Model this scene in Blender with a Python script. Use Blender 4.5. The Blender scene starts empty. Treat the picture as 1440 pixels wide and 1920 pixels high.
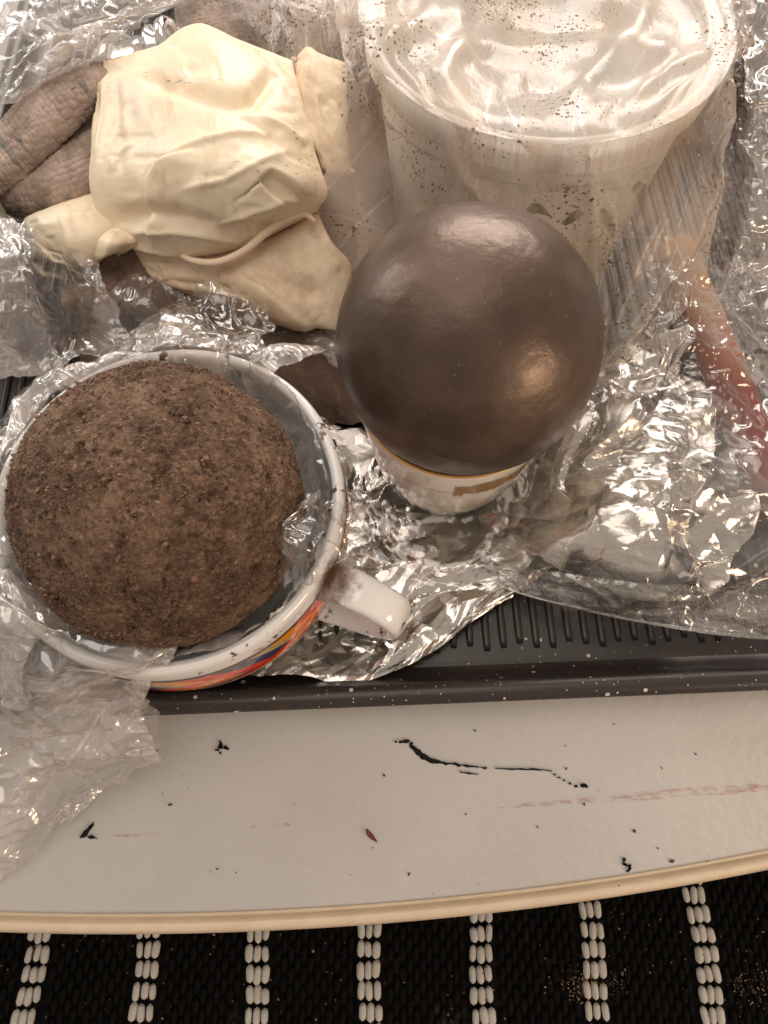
import bpy, bmesh, math, random
import numpy as np
from mathutils import Vector, Matrix

random.seed(7)
rng = np.random.RandomState(11)
R = math.radians
scene = bpy.context.scene
COL = scene.collection

# ------------------------------------------------------------------ camera, world, lamps, exposure
CAM = np.array([0.0, 0.0, 0.33]); PITCH = R(65.5); F = 1400.0
cam = bpy.data.cameras.new("camera"); camo = bpy.data.objects.new("camera", cam); COL.objects.link(camo)
camo.location = CAM; camo.rotation_euler = (math.pi / 2 - PITCH, 0, 0)
cam.sensor_fit = 'VERTICAL'; cam.sensor_height = 24.0; cam.lens = F / 1920 * 24.0
cam.clip_start = 0.01; cam.clip_end = 50
scene.camera = camo

world = bpy.data.worlds.new("World"); scene.world = world; world.use_nodes = True
bg = world.node_tree.nodes["Background"]
bg.inputs[0].default_value = (1.0, 0.85, 0.73, 1); bg.inputs[1].default_value = 0.50


def area(name, loc, target, sx, sy, power, color):
    l = bpy.data.lights.new(name, 'AREA'); l.shape = 'RECTANGLE'; l.size = sx; l.size_y = sy
    l.energy = power; l.color = color
    o = bpy.data.objects.new(name, l); COL.objects.link(o); o.location = loc
    d = Vector(target) - Vector(loc); o.rotation_euler = d.to_track_quat('-Z', 'Y').to_euler()
    return o


area("window_lamp", (0.30, 1.75, 0.95), (0.0, 0.22, 0.04), 1.3, 0.9, 30.0, (1.0, 0.91, 0.83))
area("window_lamp", (-1.35, 1.15, 0.75), (0.0, 0.2, 0.05), 0.6, 0.8, 9.0, (1.0, 0.96, 0.92))
area("overhead_fill", (-0.35, 0.35, 1.9), (0.0, 0.2, 0.0), 1.5, 1.5, 15.0, (1.0, 0.89, 0.79))  # added overhead fill light, gives the foil more contrast
area("warm_lamp", (1.05, -0.65, 0.42), (0.05, 0.15, 0.03), 0.40, 0.34, 7.0, (1.0, 0.72, 0.48))

vs = scene.view_settings
vs.view_transform = 'Standard'; vs.look = 'None'; vs.gamma = 1.0; vs.exposure = 0.0; vs.use_curve_mapping = False
scene.render.engine = 'CYCLES'
cy = scene.cycles
cy.use_denoising = True
cy.max_bounces = 7; cy.transparent_max_bounces = 20; cy.glossy_bounces = 4; cy.diffuse_bounces = 3
cy.use_adaptive_sampling = True; cy.adaptive_threshold = 0.035
cy.caustics_reflective = False; cy.caustics_refractive = False
cy.sample_clamp_indirect = 4.0

# ------------------------------------------------------------------ geometry helpers
CP, SP = math.cos(PITCH), math.sin(PITCH)


def ray(px, py):
    a = (px - 720.0) / F; b = (py - 960.0) / F
    return np.array([a, CP - b * SP, -SP - b * CP])


def at(px, py, z):
    d = ray(px, py); t = (z - CAM[2]) / d[2]
    return CAM + d * t


def tag(o, label=None, cat=None, group=None, kind=None):
    if label: o["label"] = label
    if cat: o["category"] = cat
    if group: o["group"] = group
    if kind: o["kind"] = kind
    return o


def empty(name, loc=(0, 0, 0), rot=(0, 0, 0)):
    o = bpy.data.objects.new(name, None); COL.objects.link(o)
    o.location = loc; o.rotation_euler = rot; o.empty_display_size = 0.01
    return o


def link(name, me, mat=None, parent=None):
    o = bpy.data.objects.new(name, me); COL.objects.link(o)
    if mat is not None and len(me.materials) == 0: me.materials.append(mat)
    if parent is not None: o.parent = parent
    return o


def mesh_from(name, verts, faces, smooth=True, uv=None):
    """verts (n,3); faces: (m,k) int array or list of arrays; uv (n,2)"""
    me = bpy.data.meshes.new(name)
    verts = np.asarray(verts, dtype=np.float32)
    me.vertices.add(len(verts)); me.vertices.foreach_set("co", verts.ravel())
    if isinstance(faces, np.ndarray): faces = [faces]
    faces = [np.asarray(f, dtype=np.int32) for f in faces if len(f)]
    loops = np.concatenate([f.ravel() for f in faces])
    tot = np.concatenate([np.full(len(f), f.shape[1], dtype=np.int32) for f in faces])
    start = np.concatenate([[0], np.cumsum(tot)[:-1]]).astype(np.int32)
    me.loops.add(len(loops)); me.loops.foreach_set("vertex_index", loops)
    me.polygons.add(len(tot)); me.polygons.foreach_set("loop_start", start); me.polygons.foreach_set("loop_total", tot)
    me.polygons.foreach_set("use_smooth", np.full(len(tot), smooth, dtype=bool))
    if uv is not None:
        l = me.uv_layers.new(name="UVMap")
        l.data.foreach_set("uv", np.asarray(uv, dtype=np.float32)[loops].ravel())
    me.update(calc_edges=True); me.validate()
    return me


def grid_faces(nr, nc, wrap=False):
    i, j = np.meshgrid(np.arange(nr - 1), np.arange(nc if wrap else nc - 1), indexing='ij')
    j2 = (j + 1) % nc
    return np.stack([i * nc + j, i * nc + j2, (i + 1) * nc + j2, (i + 1) * nc + j], -1).reshape(-1, 4)


TAB = rng.uniform(-1, 1, (64, 256, 256))


def pl(x, y, seed=0):
    """piecewise planar noise on a simplex lattice: facets with sharp ridges"""
    k = (x + y) * 0.36602540378
    u = x + k; v = y + k
    i = np.floor(u).astype(int); j = np.floor(v).astype(int)
    fu = u - i; fv = v - j
    T = TAB[seed % 64]
    h00 = T[i & 255, j & 255]; h11 = T[(i + 1) & 255, (j + 1) & 255]
    h10 = T[(i + 1) & 255, j & 255]; h01 = T[i & 255, (j + 1) & 255]
    a = h00 * (1 - fu) + h10 * (fu - fv) + h11 * fv
    b = h00 * (1 - fv) + h01 * (fv - fu) + h11 * fu
    return np.where(fu > fv, a, b)


def sn(x, y, seed=0):
    """smooth value noise"""
    i = np.floor(x).astype(int); j = np.floor(y).astype(int)
    fx = x - i; fy = y - j
    fx = fx * fx * (3 - 2 * fx); fy = fy * fy * (3 - 2 * fy)
    T = TAB[seed % 64]
    return (T[i & 255, j & 255] * (1 - fx) + T[(i + 1) & 255, j & 255] * fx) * (1 - fy) + \
           (T[i & 255, (j + 1) & 255] * (1 - fx) + T[(i + 1) & 255, (j + 1) & 255] * fx) * fy


def crumple(s, t, layers, seed=0, wa=0.006):
    """layers: (cell length, cell width, angle deg, amplitude) in metres"""
    h = np.zeros_like(s)
    ws = s + wa * pl(s / 0.021, t / 0.021, seed + 31); wt = t + wa * pl(s / 0.023 + 9, t / 0.023, seed + 32)
    for k, (lx, ly, ang, amp) in enumerate(layers):
        c, sn_ = math.cos(R(ang)), math.sin(R(ang))
        a = (ws * c + wt * sn_) / lx + 17.3 * k; b = (-ws * sn_ + wt * c) / ly + 5.1 * k
        h = h + amp * pl(a, b, seed + k * 3)
    return h


def cr_matrix(n, m):
    W = np.zeros((m, n))
    for r_, u in enumerate(np.linspace(0, n - 1, m)):
        i = min(int(u), n - 2); f = u - i
        w = [-0.5 * f + f * f - 0.5 * f ** 3, 1 - 2.5 * f * f + 1.5 * f ** 3, 0.5 * f + 2 * f * f - 1.5 * f ** 3, -0.5 * f * f + 0.5 * f ** 3]
        for o, ww in zip((-1, 0, 1, 2), w):
            q = i + o
            if q < 0:
                W[r_, 0] += 2 * ww; W[r_, 1] -= ww
            elif q > n - 1:
                W[r_, n - 1] += 2 * ww; W[r_, n - 2] -= ww
            else:
                W[r_, q] += ww
    return W


def normals_of(P):
    du = np.gradient(P, axis=0); dv = np.gradient(P, axis=1)
    n = np.cross(dv, du); n /= (np.linalg.norm(n, axis=2, keepdims=True) + 1e-12)
    flip = np.sum(n * (CAM - P), axis=2).mean() < 0
    return -n if flip else n


def to_world(ctrl):
    return np.array([[np.asarray(c[3]) if len(c) == 4 else at(c[0], c[1], c[2]) for c in row] for row in ctrl])


def resamp(A, X, B):
    Y = np.tensordot(A, X, axes=(1, 0))
    return np.transpose(np.tensordot(B, Y, axes=(1, 1)), (1, 0, 2))


def eval_patch(ctrl, nr, nc):
    Wp = to_world(ctrl); n_, m_ = Wp.shape[:2]
    A = cr_matrix(n_, nr); B = cr_matrix(m_, nc)
    P = resamp(A, Wp, B)
    PX = np.array([[(c[0], c[1]) for c in row] for row in ctrl], float)
    PX = resamp(A, PX, B)
    return P, PX


def sheet_uv(P):
    nr, nc = P.shape[:2]
    t = np.concatenate([[0], np.cumsum(np.linalg.norm(np.diff(P, axis=0), axis=2).mean(1))])
    s = np.concatenate([[0], np.cumsum(np.linalg.norm(np.diff(P, axis=1), axis=2).mean(0))])
    S, T = np.meshgrid(s, t)
    return S, T


def smooth_grid(P, it):
    for _ in range(it):
        Q = P.copy()
        Q[1:-1, 1:-1] = (P[1:-1, 1:-1] * 2 + P[:-2, 1:-1] + P[2:, 1:-1] + P[1:-1, :-2] + P[1:-1, 2:]) / 6
        P = Q
    return P


def ragged(P, amp, seed):
    """uneven free edge: pull the border rows in and out along the sheet"""
    nr, nc = P.shape[:2]
    c = P.mean((0, 1))
    r_ = np.arange(nr) / nr; q = np.arange(nc) / nc
    U, V = np.meshgrid(r_, q, indexing='ij')
    d = np.minimum(np.minimum(U, 1 - U) , np.minimum(V, 1 - V))
    w = np.clip(1 - d / 0.08, 0, 1)
    n = pl(U * 7, V * 7, seed) + 0.3 * pl(U * 17, V * 17, seed + 1)
    v = P - c; v /= np.linalg.norm(v, axis=2, keepdims=True) + 1e-9
    return P + v * (w * n * amp)[..., None]


def relax_step(P, L, pairs_stiff):
    for (sa, sb), key, k in pairs_stiff:
        a = P[sa]; b = P[sb]; d = b - a
        l = np.sqrt((d * d).sum(-1, keepdims=True)) + 1e-12
        c = d * (0.5 * k * (l - L[key]) / l)
        P[sa] += c; P[sb] -= c
    return P


def buckle(P0, N0, su, sv, seed, lo=0.002, hi=None, pin=0.02, noise=0.0025, sched=((4, 160, .05), (2, 70, .03), (1, 26, .015)), freq=45.0):
    """a sheet with more material than room: shrink it into place and let it wrinkle (position based cloth)"""
    nr, nc = P0.shape[:2]; prev = None
    for step, iters, kb in sched:
        r_ = max(6, (nr - 1) // step + 1); c_ = max(6, (nc - 1) // step + 1)
        A = cr_matrix(nr, r_) if step > 1 else np.eye(nr); B = cr_matrix(nc, c_) if step > 1 else np.eye(nc)
        Q0, N = (resamp(A, P0, B), resamp(A, N0, B)) if step > 1 else (P0, N0)
        N /= np.linalg.norm(N, axis=2, keepdims=True) + 1e-9
        S, T = sheet_uv(Q0)
        if prev is None:
            h = noise * (sn(S * freq, T * freq, seed) + 0.5 * sn(S * freq * 2.3, T * freq * 2.3, seed + 1))
        else:
            h0, t0 = prev
            Au = cr_matrix(h0.shape[0], r_); Bu = cr_matrix(h0.shape[1], c_)
            off = resamp(Au, h0, Bu); h = 0.06 * noise * sn(S * freq * 6, T * freq * 6, seed + 2)
        P = Q0 + N * h[..., None] if prev is None else Q0 + off + N * h[..., None]
        L = {'h': np.linalg.norm(np.diff(Q0, axis=1), axis=2)[..., None] * su, 'v': np.linalg.norm(np.diff(Q0, axis=0), axis=2)[..., None] * sv}
        sd = math.hypot(su, sv) / math.sqrt(2)
        L['d'] = np.linalg.norm(Q0[1:, 1:] - Q0[:-1, :-1], axis=2)[..., None] * sd; L['e'] = np.linalg.norm(Q0[1:, :-1] - Q0[:-1, 1:], axis=2)[..., None] * sd
        sl = slice; pairs = []; LL = {}
        def add(sa, sb, arr, k, tag_):
            LL[tag_] = arr; pairs.append(((sa, sb), tag_, k))
        for p in (0, 1):
            n = (c_ - 1 - p + 1) // 2
            add((sl(None), sl(p, p + 2 * n - 1 + 0, 2)), (sl(None), sl(p + 1, p + 2 * n, 2)), L['h'][:, p:p + 2 * n:2][:, :n], 1.0, 'h%d' % p)
            n = (r_ - 1 - p + 1) // 2
            add((sl(p, p + 2 * n - 1, 2), sl(None)), (sl(p + 1, p + 2 * n, 2), sl(None)), L['v'][p:p + 2 * n:2][:n], 1.0, 'v%d' % p)
            n = (r_ - 1 - p + 1) // 2
            add((sl(p, p + 2 * n - 1, 2), sl(0, c_ - 1)), (sl(p + 1, p + 2 * n, 2), sl(1, c_)), L['d'][p:p + 2 * n:2][:n], 0.25, 'd%d' % p)
            add((sl(p, p + 2 * n - 1, 2), sl(1, c_)), (sl(p + 1, p + 2 * n, 2), sl(0, c_ - 1)), L['e'][p:p + 2 * n:2][:n], 0.25, 'e%d' % p)
        U_, V_ = np.meshgrid(np.linspace(0, 1, r_), np.linspace(0, 1, c_), indexing='ij')
        ed = np.clip(1 - np.minimum(np.minimum(U_, 1 - U_), np.minimum(V_, 1 - V_)) / 0.06, 0, 1)[..., None] * pin * step
        for it in range(iters):
            P = relax_step(P, LL, pairs)
            lap = np.zeros_like(P)
            lap[1:-1, 1:-1] = 0.25 * (P[:-2, 1:-1] + P[2:, 1:-1] + P[1:-1, :-2] + P[1:-1, 2:]) - P[1:-1, 1:-1]
            P = P + kb * lap + ed * (Q0 - P)
            h = ((P - Q0) * N).sum(-1, keepdims=True)
            P = P + N * (np.clip(h, -lo, hi) - h)
        prev = (P - Q0, None)
    return P


def sheet(name, ctrl, res, layers, mat, parent=None, seed=0, rag=0.0015, relax=0, minz=None, warp=None, bk=None):
    P0 = to_world(ctrl)
    L = np.linalg.norm(np.diff(P0, axis=0), axis=2).sum(0).max(); Wd = np.linalg.norm(np.diff(P0, axis=1), axis=2).sum(1).max()
    if mat.name.startswith('film'): res = 0.00068
    nr = max(8, int(L / res)); nc = max(8, int(Wd / res))
    P, PX = eval_patch(ctrl, nr, nc)
    S, T = sheet_uv(P)
    if rag: P = ragged(P, rag, seed + 5)
    N = normals_of(P)
    h = crumple(S, T, layers, seed) * (0.75 if mat.name.startswith('film') else 1.0)
    # sideways shift as well, so that creases lean over instead of standing as a height field
    tx = crumple(S + 3.1, T + 1.7, layers, seed + 13) * 0.7
    du = np.gradient(P, axis=1); du /= np.linalg.norm(du, axis=2, keepdims=True) + 1e-9
    P = P + N * h[..., None] + du * tx[..., None]
    if warp is not None: P = warp(P, PX, N)
    if bk is None and mat.name.startswith('film'):
        bk = dict(su=1.05, sv=1.06, lo=0.004, hi=0.010, pin=0.025, noise=0.003, sched=((4, 120, .03), (2, 40, .018), (1, 8, .01)), freq=40.0)
        if mat.name == 'film_fine': bk.update(su=1.018, sv=1.022, sched=((4, 120, .06), (2, 40, .04), (1, 10, .02)))
    if bk is not None: P = buckle(P, normals_of(P), seed=seed, **bk)
    if relax: P = smooth_grid(P, relax)
    if minz is not None: P[..., 2] = np.maximum(P[..., 2], minz + 0.0006 * (1 + pl(S * 400, T * 400, seed)))
    me = mesh_from(name, P.reshape(-1, 3), grid_faces(nr, nc), True, np.stack([S, T], -1).reshape(-1, 2) + seed * 0.37)
    if mat.name.startswith(('film', 'bag')):
        # folds whiten at sharp bends; extra straight white lines paint in highlight streaks
        def lines(hh):
            q = np.zeros_like(hh)
            q[1:-1, 1:-1] = np.abs(hh[1:-1, 1:-1] - 0.25 * (hh[:-2, 1:-1] + hh[2:, 1:-1] + hh[1:-1, :-2] + hh[1:-1, 2:]))
            return np.clip((q / (np.percentile(q, 98.5) + 1e-12) - 0.25) / 0.75, 0, 1)
        l0 = layers[0]; Q = np.zeros_like(S)
        for k_, (fx, fy, da, wgt) in enumerate(((1.2, 2.0, 0, .8), (.8, 1.6, 25, .5))):
            Q = np.maximum(Q, wgt * lines(crumple(S + 1.3 * k_, T + .7 * k_, [(l0[0] * fx * 1.5, l0[1] * fy, l0[2] + da, 1.0)], seed + 7 * k_, 0.0015)))
        lapv = np.zeros(P.shape); lapv[1:-1, 1:-1] = P[1:-1, 1:-1] - 0.25 * (P[:-2, 1:-1] + P[2:, 1:-1] + P[1:-1, :-2] + P[1:-1, 2:])
        cv = np.linalg.norm(lapv, axis=2); cv = np.clip((cv / (np.percentile(cv, 96) + 1e-12) - 0.25) / 0.75, 0, 1)
        Q = np.maximum(Q, 0.75 * cv)
        U_, V_ = np.meshgrid(np.linspace(0, 1, S.shape[0]), np.linspace(0, 1, S.shape[1]), indexing='ij')
        edge = np.clip(1 - np.minimum(np.minimum(U_, 1 - U_), np.minimum(V_, 1 - V_)) / 0.16, 0, 1)
        ca, sa = math.cos(R(l0[2])), math.sin(R(l0[2])); a_ = (S * ca + T * sa) * 14; b_ = (-S * sa + T * ca) * 36
        dense = np.clip(0.28 + 1.5 * sn(a_, b_, seed + 3) + 0.7 * sn(a_ * 2.1, b_ * 2.3, seed + 4) + 0.5 * edge, 0, 1)
        vary = 0.10 + 0.90 * dense
        at2 = me.attributes.new('dense', 'FLOAT', 'POINT'); at2.data.foreach_set('value', dense.astype(np.float32).ravel())
        at_ = me.attributes.new('crease', 'FLOAT', 'POINT'); at_.data.foreach_set('value', (Q * vary).astype(np.float32).ravel())
    return link(name, me, mat, parent)


def lathe(name, prof, seg, mat=None, parent=None, close=False, uvscale=True):
    prof = np.array(prof, float); n = len(prof)
    th = np.linspace(0, 2 * math.pi, seg, endpoint=False)
    V = np.stack([prof[:, 0:1] * np.cos(th), prof[:, 0:1] * np.sin(th), np.repeat(prof[:, 1:2], seg, 1)], -1)
    f = grid_faces(n, seg, True)[:, ::-1]
    me = mesh_from(name, V.reshape(-1, 3), f, True)
    bm = bmesh.new(); bm.from_mesh(me); bmesh.ops.remove_doubles(bm, verts=bm.verts, dist=1e-6)
    bmesh.ops.recalc_face_normals(bm, faces=bm.faces); bm.to_mesh(me); bm.free()
    for p in me.polygons: p.use_smooth = True
    return link(name, me, mat, parent)


def tube_mesh(name, pts, rad, seg=10, smooth=True, sub=6, flat=1.0):
    pts = np.array(pts, float); n = len(pts)
    m = (n - 1) * sub + 1
    A = cr_matrix(n, m); P = A @ pts
    rad = np.full(n, rad) if np.isscalar(rad) else np.array(rad, float)
    r_ = np.interp(np.linspace(0, n - 1, m), np.arange(n), rad)
    T = np.gradient(P, axis=0); T /= np.linalg.norm(T, axis=1, keepdims=True) + 1e-12
    up = np.array([0, 0, 1.0]); V = []
    for i in range(m):
        a = np.cross(T[i], up)
        if np.linalg.norm(a) < 1e-3: a = np.cross(T[i], [1, 0, 0])
        a /= np.linalg.norm(a); b = np.cross(a, T[i])
        th = np.linspace(0, 2 * math.pi, seg, endpoint=False)
        V.append(P[i] + r_[i] * (np.cos(th)[:, None] * a + flat * np.sin(th)[:, None] * b))
    V = np.array(V)
    verts = V.reshape(-1, 3)
    f = grid_faces(m, seg, True)
    c0 = np.arange(seg)[::-1][None]; c1 = (np.arange(seg) + (m - 1) * seg)[None]
    return mesh_from(name, verts, [f, c0, c1], smooth)


# ------------------------------------------------------------------ material helpers
class M:
    def __init__(self, name):
        self.m = bpy.data.materials.new(name); self.m.use_nodes = True
        self.t = self.m.node_tree; self.n = self.t.nodes; self.n.clear()
        self.out = self.n.new('ShaderNodeOutputMaterial')

    def node(self, kind, props=None, **ins):
        nd = self.n.new('ShaderNode' + kind)
        for k, v in (props or {}).items(): setattr(nd, k, v)
        for k, v in ins.items(): self.set(nd, k, v)
        return nd

    def set(self, nd, k, v):
        key = int(k[1:]) if k[0] == 'i' and k[1:].isdigit() else k.replace('_', ' ')
        s = nd.inputs[key]
        if hasattr(v, 'bl_idname') or hasattr(v, 'is_output'):
            self.t.links.new(v if hasattr(v, 'is_output') else v.outputs[0], s)
        elif isinstance(v, (tuple, list)) and len(v) == 3 and s.type == 'RGBA':
            s.default_value = (*v, 1)
        else:
            s.default_value = v

    def math(self, op, a, b=None, clamp=False):
        nd = self.n.new('ShaderNodeMath'); nd.operation = op; nd.use_clamp = clamp
        self.set(nd, 'i0', a)
        if b is not None: self.set(nd, 'i1', b)
        return nd.outputs[0]

    def ramp(self, fac, stops, interp='LINEAR'):
        nd = self.n.new('ShaderNodeValToRGB'); nd.color_ramp.interpolation = interp
        e = nd.color_ramp.elements
        while len(e) < len(stops): e.new(0.5)
        for el, (p, c) in zip(e, stops):
            el.position = p; el.color = (*c, 1) if isinstance(c, tuple) else (c, c, c, 1)
        self.set(nd, 'Fac', fac)
        return nd.outputs[0]

    def mix(self, fac, a, b):
        nd = self.n.new('ShaderNodeMix'); nd.data_type = 'RGBA'
        for idx, v in ((0, fac), (6, a), (7, b)):
            s = nd.inputs[idx]
            if hasattr(v, 'is_output'): self.t.links.new(v, s)
            elif isinstance(v, tuple): s.default_value = (*v, 1) if len(v) == 3 else v
            else: s.default_value = v
        return nd.outputs[2]

    def coord(self, which='Object', scale=(1, 1, 1)):
        tc = self.node('TexCoord'); mp = self.node('Mapping', Scale=scale)
        self.t.links.new(tc.outputs[which], mp.inputs[0])
        return mp.outputs[0]

    dim = '3D'

    def noise(self, vec, scale, detail=3, rough=0.5, out='Fac'):
        nd = self.node('TexNoise', {'noise_dimensions': self.dim}, Vector=vec, Scale=scale, Detail=detail, Roughness=rough)
        return nd.outputs[out]

    def voro(self, vec, scale, feature='F1', out='Distance', rand=1.0):
        nd = self.node('TexVoronoi', {'feature': feature, 'voronoi_dimensions': self.dim}, Vector=vec, Scale=scale, Randomness=rand)
        return nd.outputs[out]

    def bump(self, h, strength=0.3, dist=0.001, normal=None):
        nd = self.node('Bump', Height=h, Strength=strength, Distance=dist)
        if normal is not None: self.t.links.new(normal, nd.inputs['Normal'])
        return nd.outputs[0]

    def principled(self, **kw):
        nd = self.node('BsdfPrincipled')
        for k, v in kw.items(): self.set(nd, k, v)
        return nd

    def done(self, sh):
        self.t.links.new(sh.outputs[0] if hasattr(sh, 'bl_idname') else sh, self.out.inputs[0])
        return self.m


def film_material(name, tint=(0.96, 0.95, 0.94), haze=0.05, crease=0.55, gloss=1.0, dirt=0.0, dirt_col=(0.20, 0.12, 0.07),
                  scales=(90, 230), dust=0.0, dust_col=(0.45, 0.35, 0.26), rough=0.10, stretch=(1, 1, 1), bump=0.5, clear=0.10, base=0.055):
    m = M(name); m.dim = '2D'
    uv = m.coord('UV', stretch)
    fold = m.node('Attribute', {'attribute_name': 'crease'}).outputs['Fac']
    streak = m.noise(m.coord('UV', (stretch[0] * 420, stretch[1] * 420, 1)), 1.0, 3, 0.6)
    cr = m.math('MULTIPLY', fold, m.ramp(streak, [(0.30, 0.35), (0.58, 1.0)]))
    h = m.math('ADD', m.math('MULTIPLY', m.noise(uv, scales[0] * 1.5, 2), 1.2), m.math('MULTIPLY', streak, 0.9))
    nb = m.bump(h, bump, 0.004)
    lw = m.node('LayerWeight', Blend=0.5, Normal=nb).outputs['Facing']
    fr = m.math('ADD', m.math('MULTIPLY', m.math('POWER', lw, 4.0), 0.85), base)
    fac = m.math('ADD', m.math('MULTIPLY', m.math('MULTIPLY', fr, 1.5), gloss), m.math('MULTIPLY', cr, 0.22 * gloss), True)
    tr = m.node('BsdfTransparent', Color=tint)
    gl = m.node('BsdfGlossy', Color=(1, 1, 1), Roughness=rough, Normal=nb)
    df = m.node('BsdfDiffuse', Color=(0.97, 0.92, 0.88), Normal=nb); tl = m.node('BsdfTranslucent', Color=(0.97, 0.92, 0.88), Normal=nb)
    sc = m.node('MixShader', i0=0.45, i1=df, i2=tl)
    dn = m.node('Attribute', {'attribute_name': 'dense'}).outputs['Fac']
    hz = m.math('ADD', m.math('MULTIPLY', cr, crease), m.math('MULTIPLY', m.math('ADD', m.math('MULTIPLY', dn, 1.6), clear), haze), True)
    a = m.node('MixShader', i0=hz, i1=tr, i2=sc)
    if dust > 0:
        dm = m.math('MULTIPLY', m.ramp(m.noise(m.coord('UV', (1, 0.35, 1)), 45, 5, 0.65), [(0.38, 0.0), (0.68, 1.0)]), dust)
        a = m.node('MixShader', i0=dm, i1=a, i2=m.node('BsdfDiffuse', Color=dust_col))
    b = m.node('MixShader', i0=fac, i1=a, i2=gl)
    if dirt > 0:
        oc = m.coord('Object')
        vs_ = m.node('TexVoronoi', Vector=m.node('VectorMath', {'operation': 'MULTIPLY_ADD'}, i0=m.node('TexNoise', Vector=oc, Scale=300.0, Detail=1.0).outputs['Color'], i1=(0.0022, 0.0022, 0.0022), i2=oc).outputs[0], Scale=720.0)
        cell = m.node('SeparateColor', Color=vs_.outputs['Color']).outputs[0]
        m.dim = '3D'; area_ = m.ramp(m.noise(oc, 22, 3), [(0.44, 0.12), (0.60, 1.15)]); m.dim = '2D'
        thr = m.math('MULTIPLY', m.math('MULTIPLY', m.math('POWER', cell, 3.0), 0.58), area_)
        mask = m.math('MULTIPLY', m.math('LESS_THAN', vs_.outputs['Distance'], thr), dirt)
        b = m.node('MixShader', i0=mask, i1=b, i2=m.node('BsdfDiffuse', Color=dirt_col))
    return m.done(b)


def simple(name, col, rough=0.5, **kw):
    m = M(name); return m.done(m.principled(Base_Color=col, Roughness=rough, **kw))


# ------------------------------------------------------------------ materials
MAT = {}
MAT['film'] = film_material('film_clear', haze=0.07, crease=0.45, scales=(80, 210), stretch=(0.5, 1, 1), bump=0.10, rough=0.10, base=0.07)
MAT['film_white'] = film_material('film_crinkled', haze=0.20, crease=0.5, scales=(90, 210), rough=0.15, stretch=(0.4, 1, 1), bump=0.12, clear=0.35, base=0.09)
MAT['film_milky'] = film_material('film_milky', haze=0.34, crease=0.6, scales=(90, 210), rough=0.16, stretch=(0.4, 1, 1), bump=0.16, clear=0.7, base=0.08)
MAT['film_drape'] = film_material('film_drape', haze=0.20, crease=0.55, scales=(70, 180), rough=0.17, stretch=(1, 0.35, 1), bump=0.10, clear=0.10, base=0.11)
MAT['film_fine'] = film_material('film_fine', haze=0.05, crease=0.40, scales=(45, 120), rough=0.07, stretch=(0.35, 1, 1), bump=0.05, base=0.07)
MAT['bag'] = film_material('bag_dusty', haze=0.17, crease=0.85, scales=(40, 100), dirt=0.95, dust=0.34, dust_col=(0.62, 0.45, 0.31), rough=0.22, gloss=0.36, stretch=(1, 0.4, 1), bump=0.12, clear=0.7)

m = M('foil'); m.dim = '2D'
uv = m.coord('UV')
h = m.math('ADD', m.noise(uv, 300, 4, 0.6), m.math('MULTIPLY', m.voro(uv, 170), 1.2))
nb = m.bump(h, 0.04, 0.002)
MAT['foil'] = m.done(m.principled(Base_Color=(0.66, 0.64, 0.61), Metallic=1.0, Roughness=m.ramp(m.noise(uv, 60, 3), [(0.3, 0.14), (0.7, 0.30)]), Normal=nb))

m = M('porcelain_dirty')
ob = m.coord('Object')
dirt = m.ramp(m.noise(ob, 150, 5, 0.62), [(0.585, 0.0), (0.62, 1.0)])
region = m.ramp(m.noise(ob, 34, 2), [(0.45, 0.0), (0.52, 1.0)])
dm = m.math('MULTIPLY', dirt, region)
speck = m.ramp(m.voro(ob, 260), [(0.05, 1.0), (0.08, 0.0)])
sp = m.math('MULTIPLY', speck, m.ramp(m.noise(ob, 60, 2), [(0.55, 0.0), (0.6, 1.0)]))
dm = m.math('MAXIMUM', dm, m.math('MULTIPLY', sp, 0.8))
jd = m.node('VectorMath', {'operation': 'DISTANCE'}, i0=ob, i1=(0.0672 * math.cos(R(-25)), 0.0672 * math.sin(R(-25)), 0.0635)).outputs['Value']
jd = m.math('ADD', jd, m.math('MULTIPLY', m.math('SUBTRACT', m.noise(ob, 210, 5, 0.65), 0.5), 0.016))
dm = m.math('MAXIMUM', dm, m.ramp(jd, [(0.0060, 1.0), (0.0085, 0.55), (0.0100, 0.0)]))
MAT['porcelain'] = m.done(m.principled(Base_Color=m.mix(dm, (0.80, 0.79, 0.78), (0.12, 0.055, 0.03)), Roughness=m.ramp(dm, [(0, 0.12), (1, 0.7)]), Coat_Weight=0.4))

m = M('printed_band')
tc = m.node('TexCoord'); sep = m.node('SeparateXYZ'); m.t.links.new(tc.outputs['UV'], sep.inputs[0])
u, v = sep.outputs[0], sep.outputs[1]
tri = m.math('ABSOLUTE', m.math('SUBTRACT', m.math('FRACT', m.math('MULTIPLY', u, 9.0)), 0.5))
up = m.math('GREATER_THAN', v, m.math('ADD', m.math('MULTIPLY', tri, 0.7), 0.30))
k1 = m.math('FRACT', m.math('ADD', m.math('MULTIPLY', u, 9.0), m.math('MULTIPLY', v, 0.9)))
k2 = m.math('FRACT', m.math('SUBTRACT', m.math('MULTIPLY', u, 10.0), m.math('MULTIPLY', v, 1.3)))
cA = m.ramp(k1, [(0.0, (0.035, 0.035, 0.12)), (0.30, (0.45, 0.36, 0.12)), (0.48, (0.90, 0.30, 0.01)), (0.72, (0.75, 0.05, 0.02))], 'CONSTANT')
cB = m.ramp(k2, [(0.0, (0.85, 0.03, 0.01)), (0.22, (0.95, 0.36, 0.01)), (0.40, (0.90, 0.12, 0.01)), (0.62, (0.36, 0.30, 0.13)), (0.75, (0.04, 0.04, 0.15)), (0.9, (0.6, 0.06, 0.05))], 'CONSTANT')
colr = m.mix(up, cB, cA)
line = m.math('GREATER_THAN', v, 0.93)
colr = m.mix(line, colr, (0.20, 0.06, 0.03))
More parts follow.
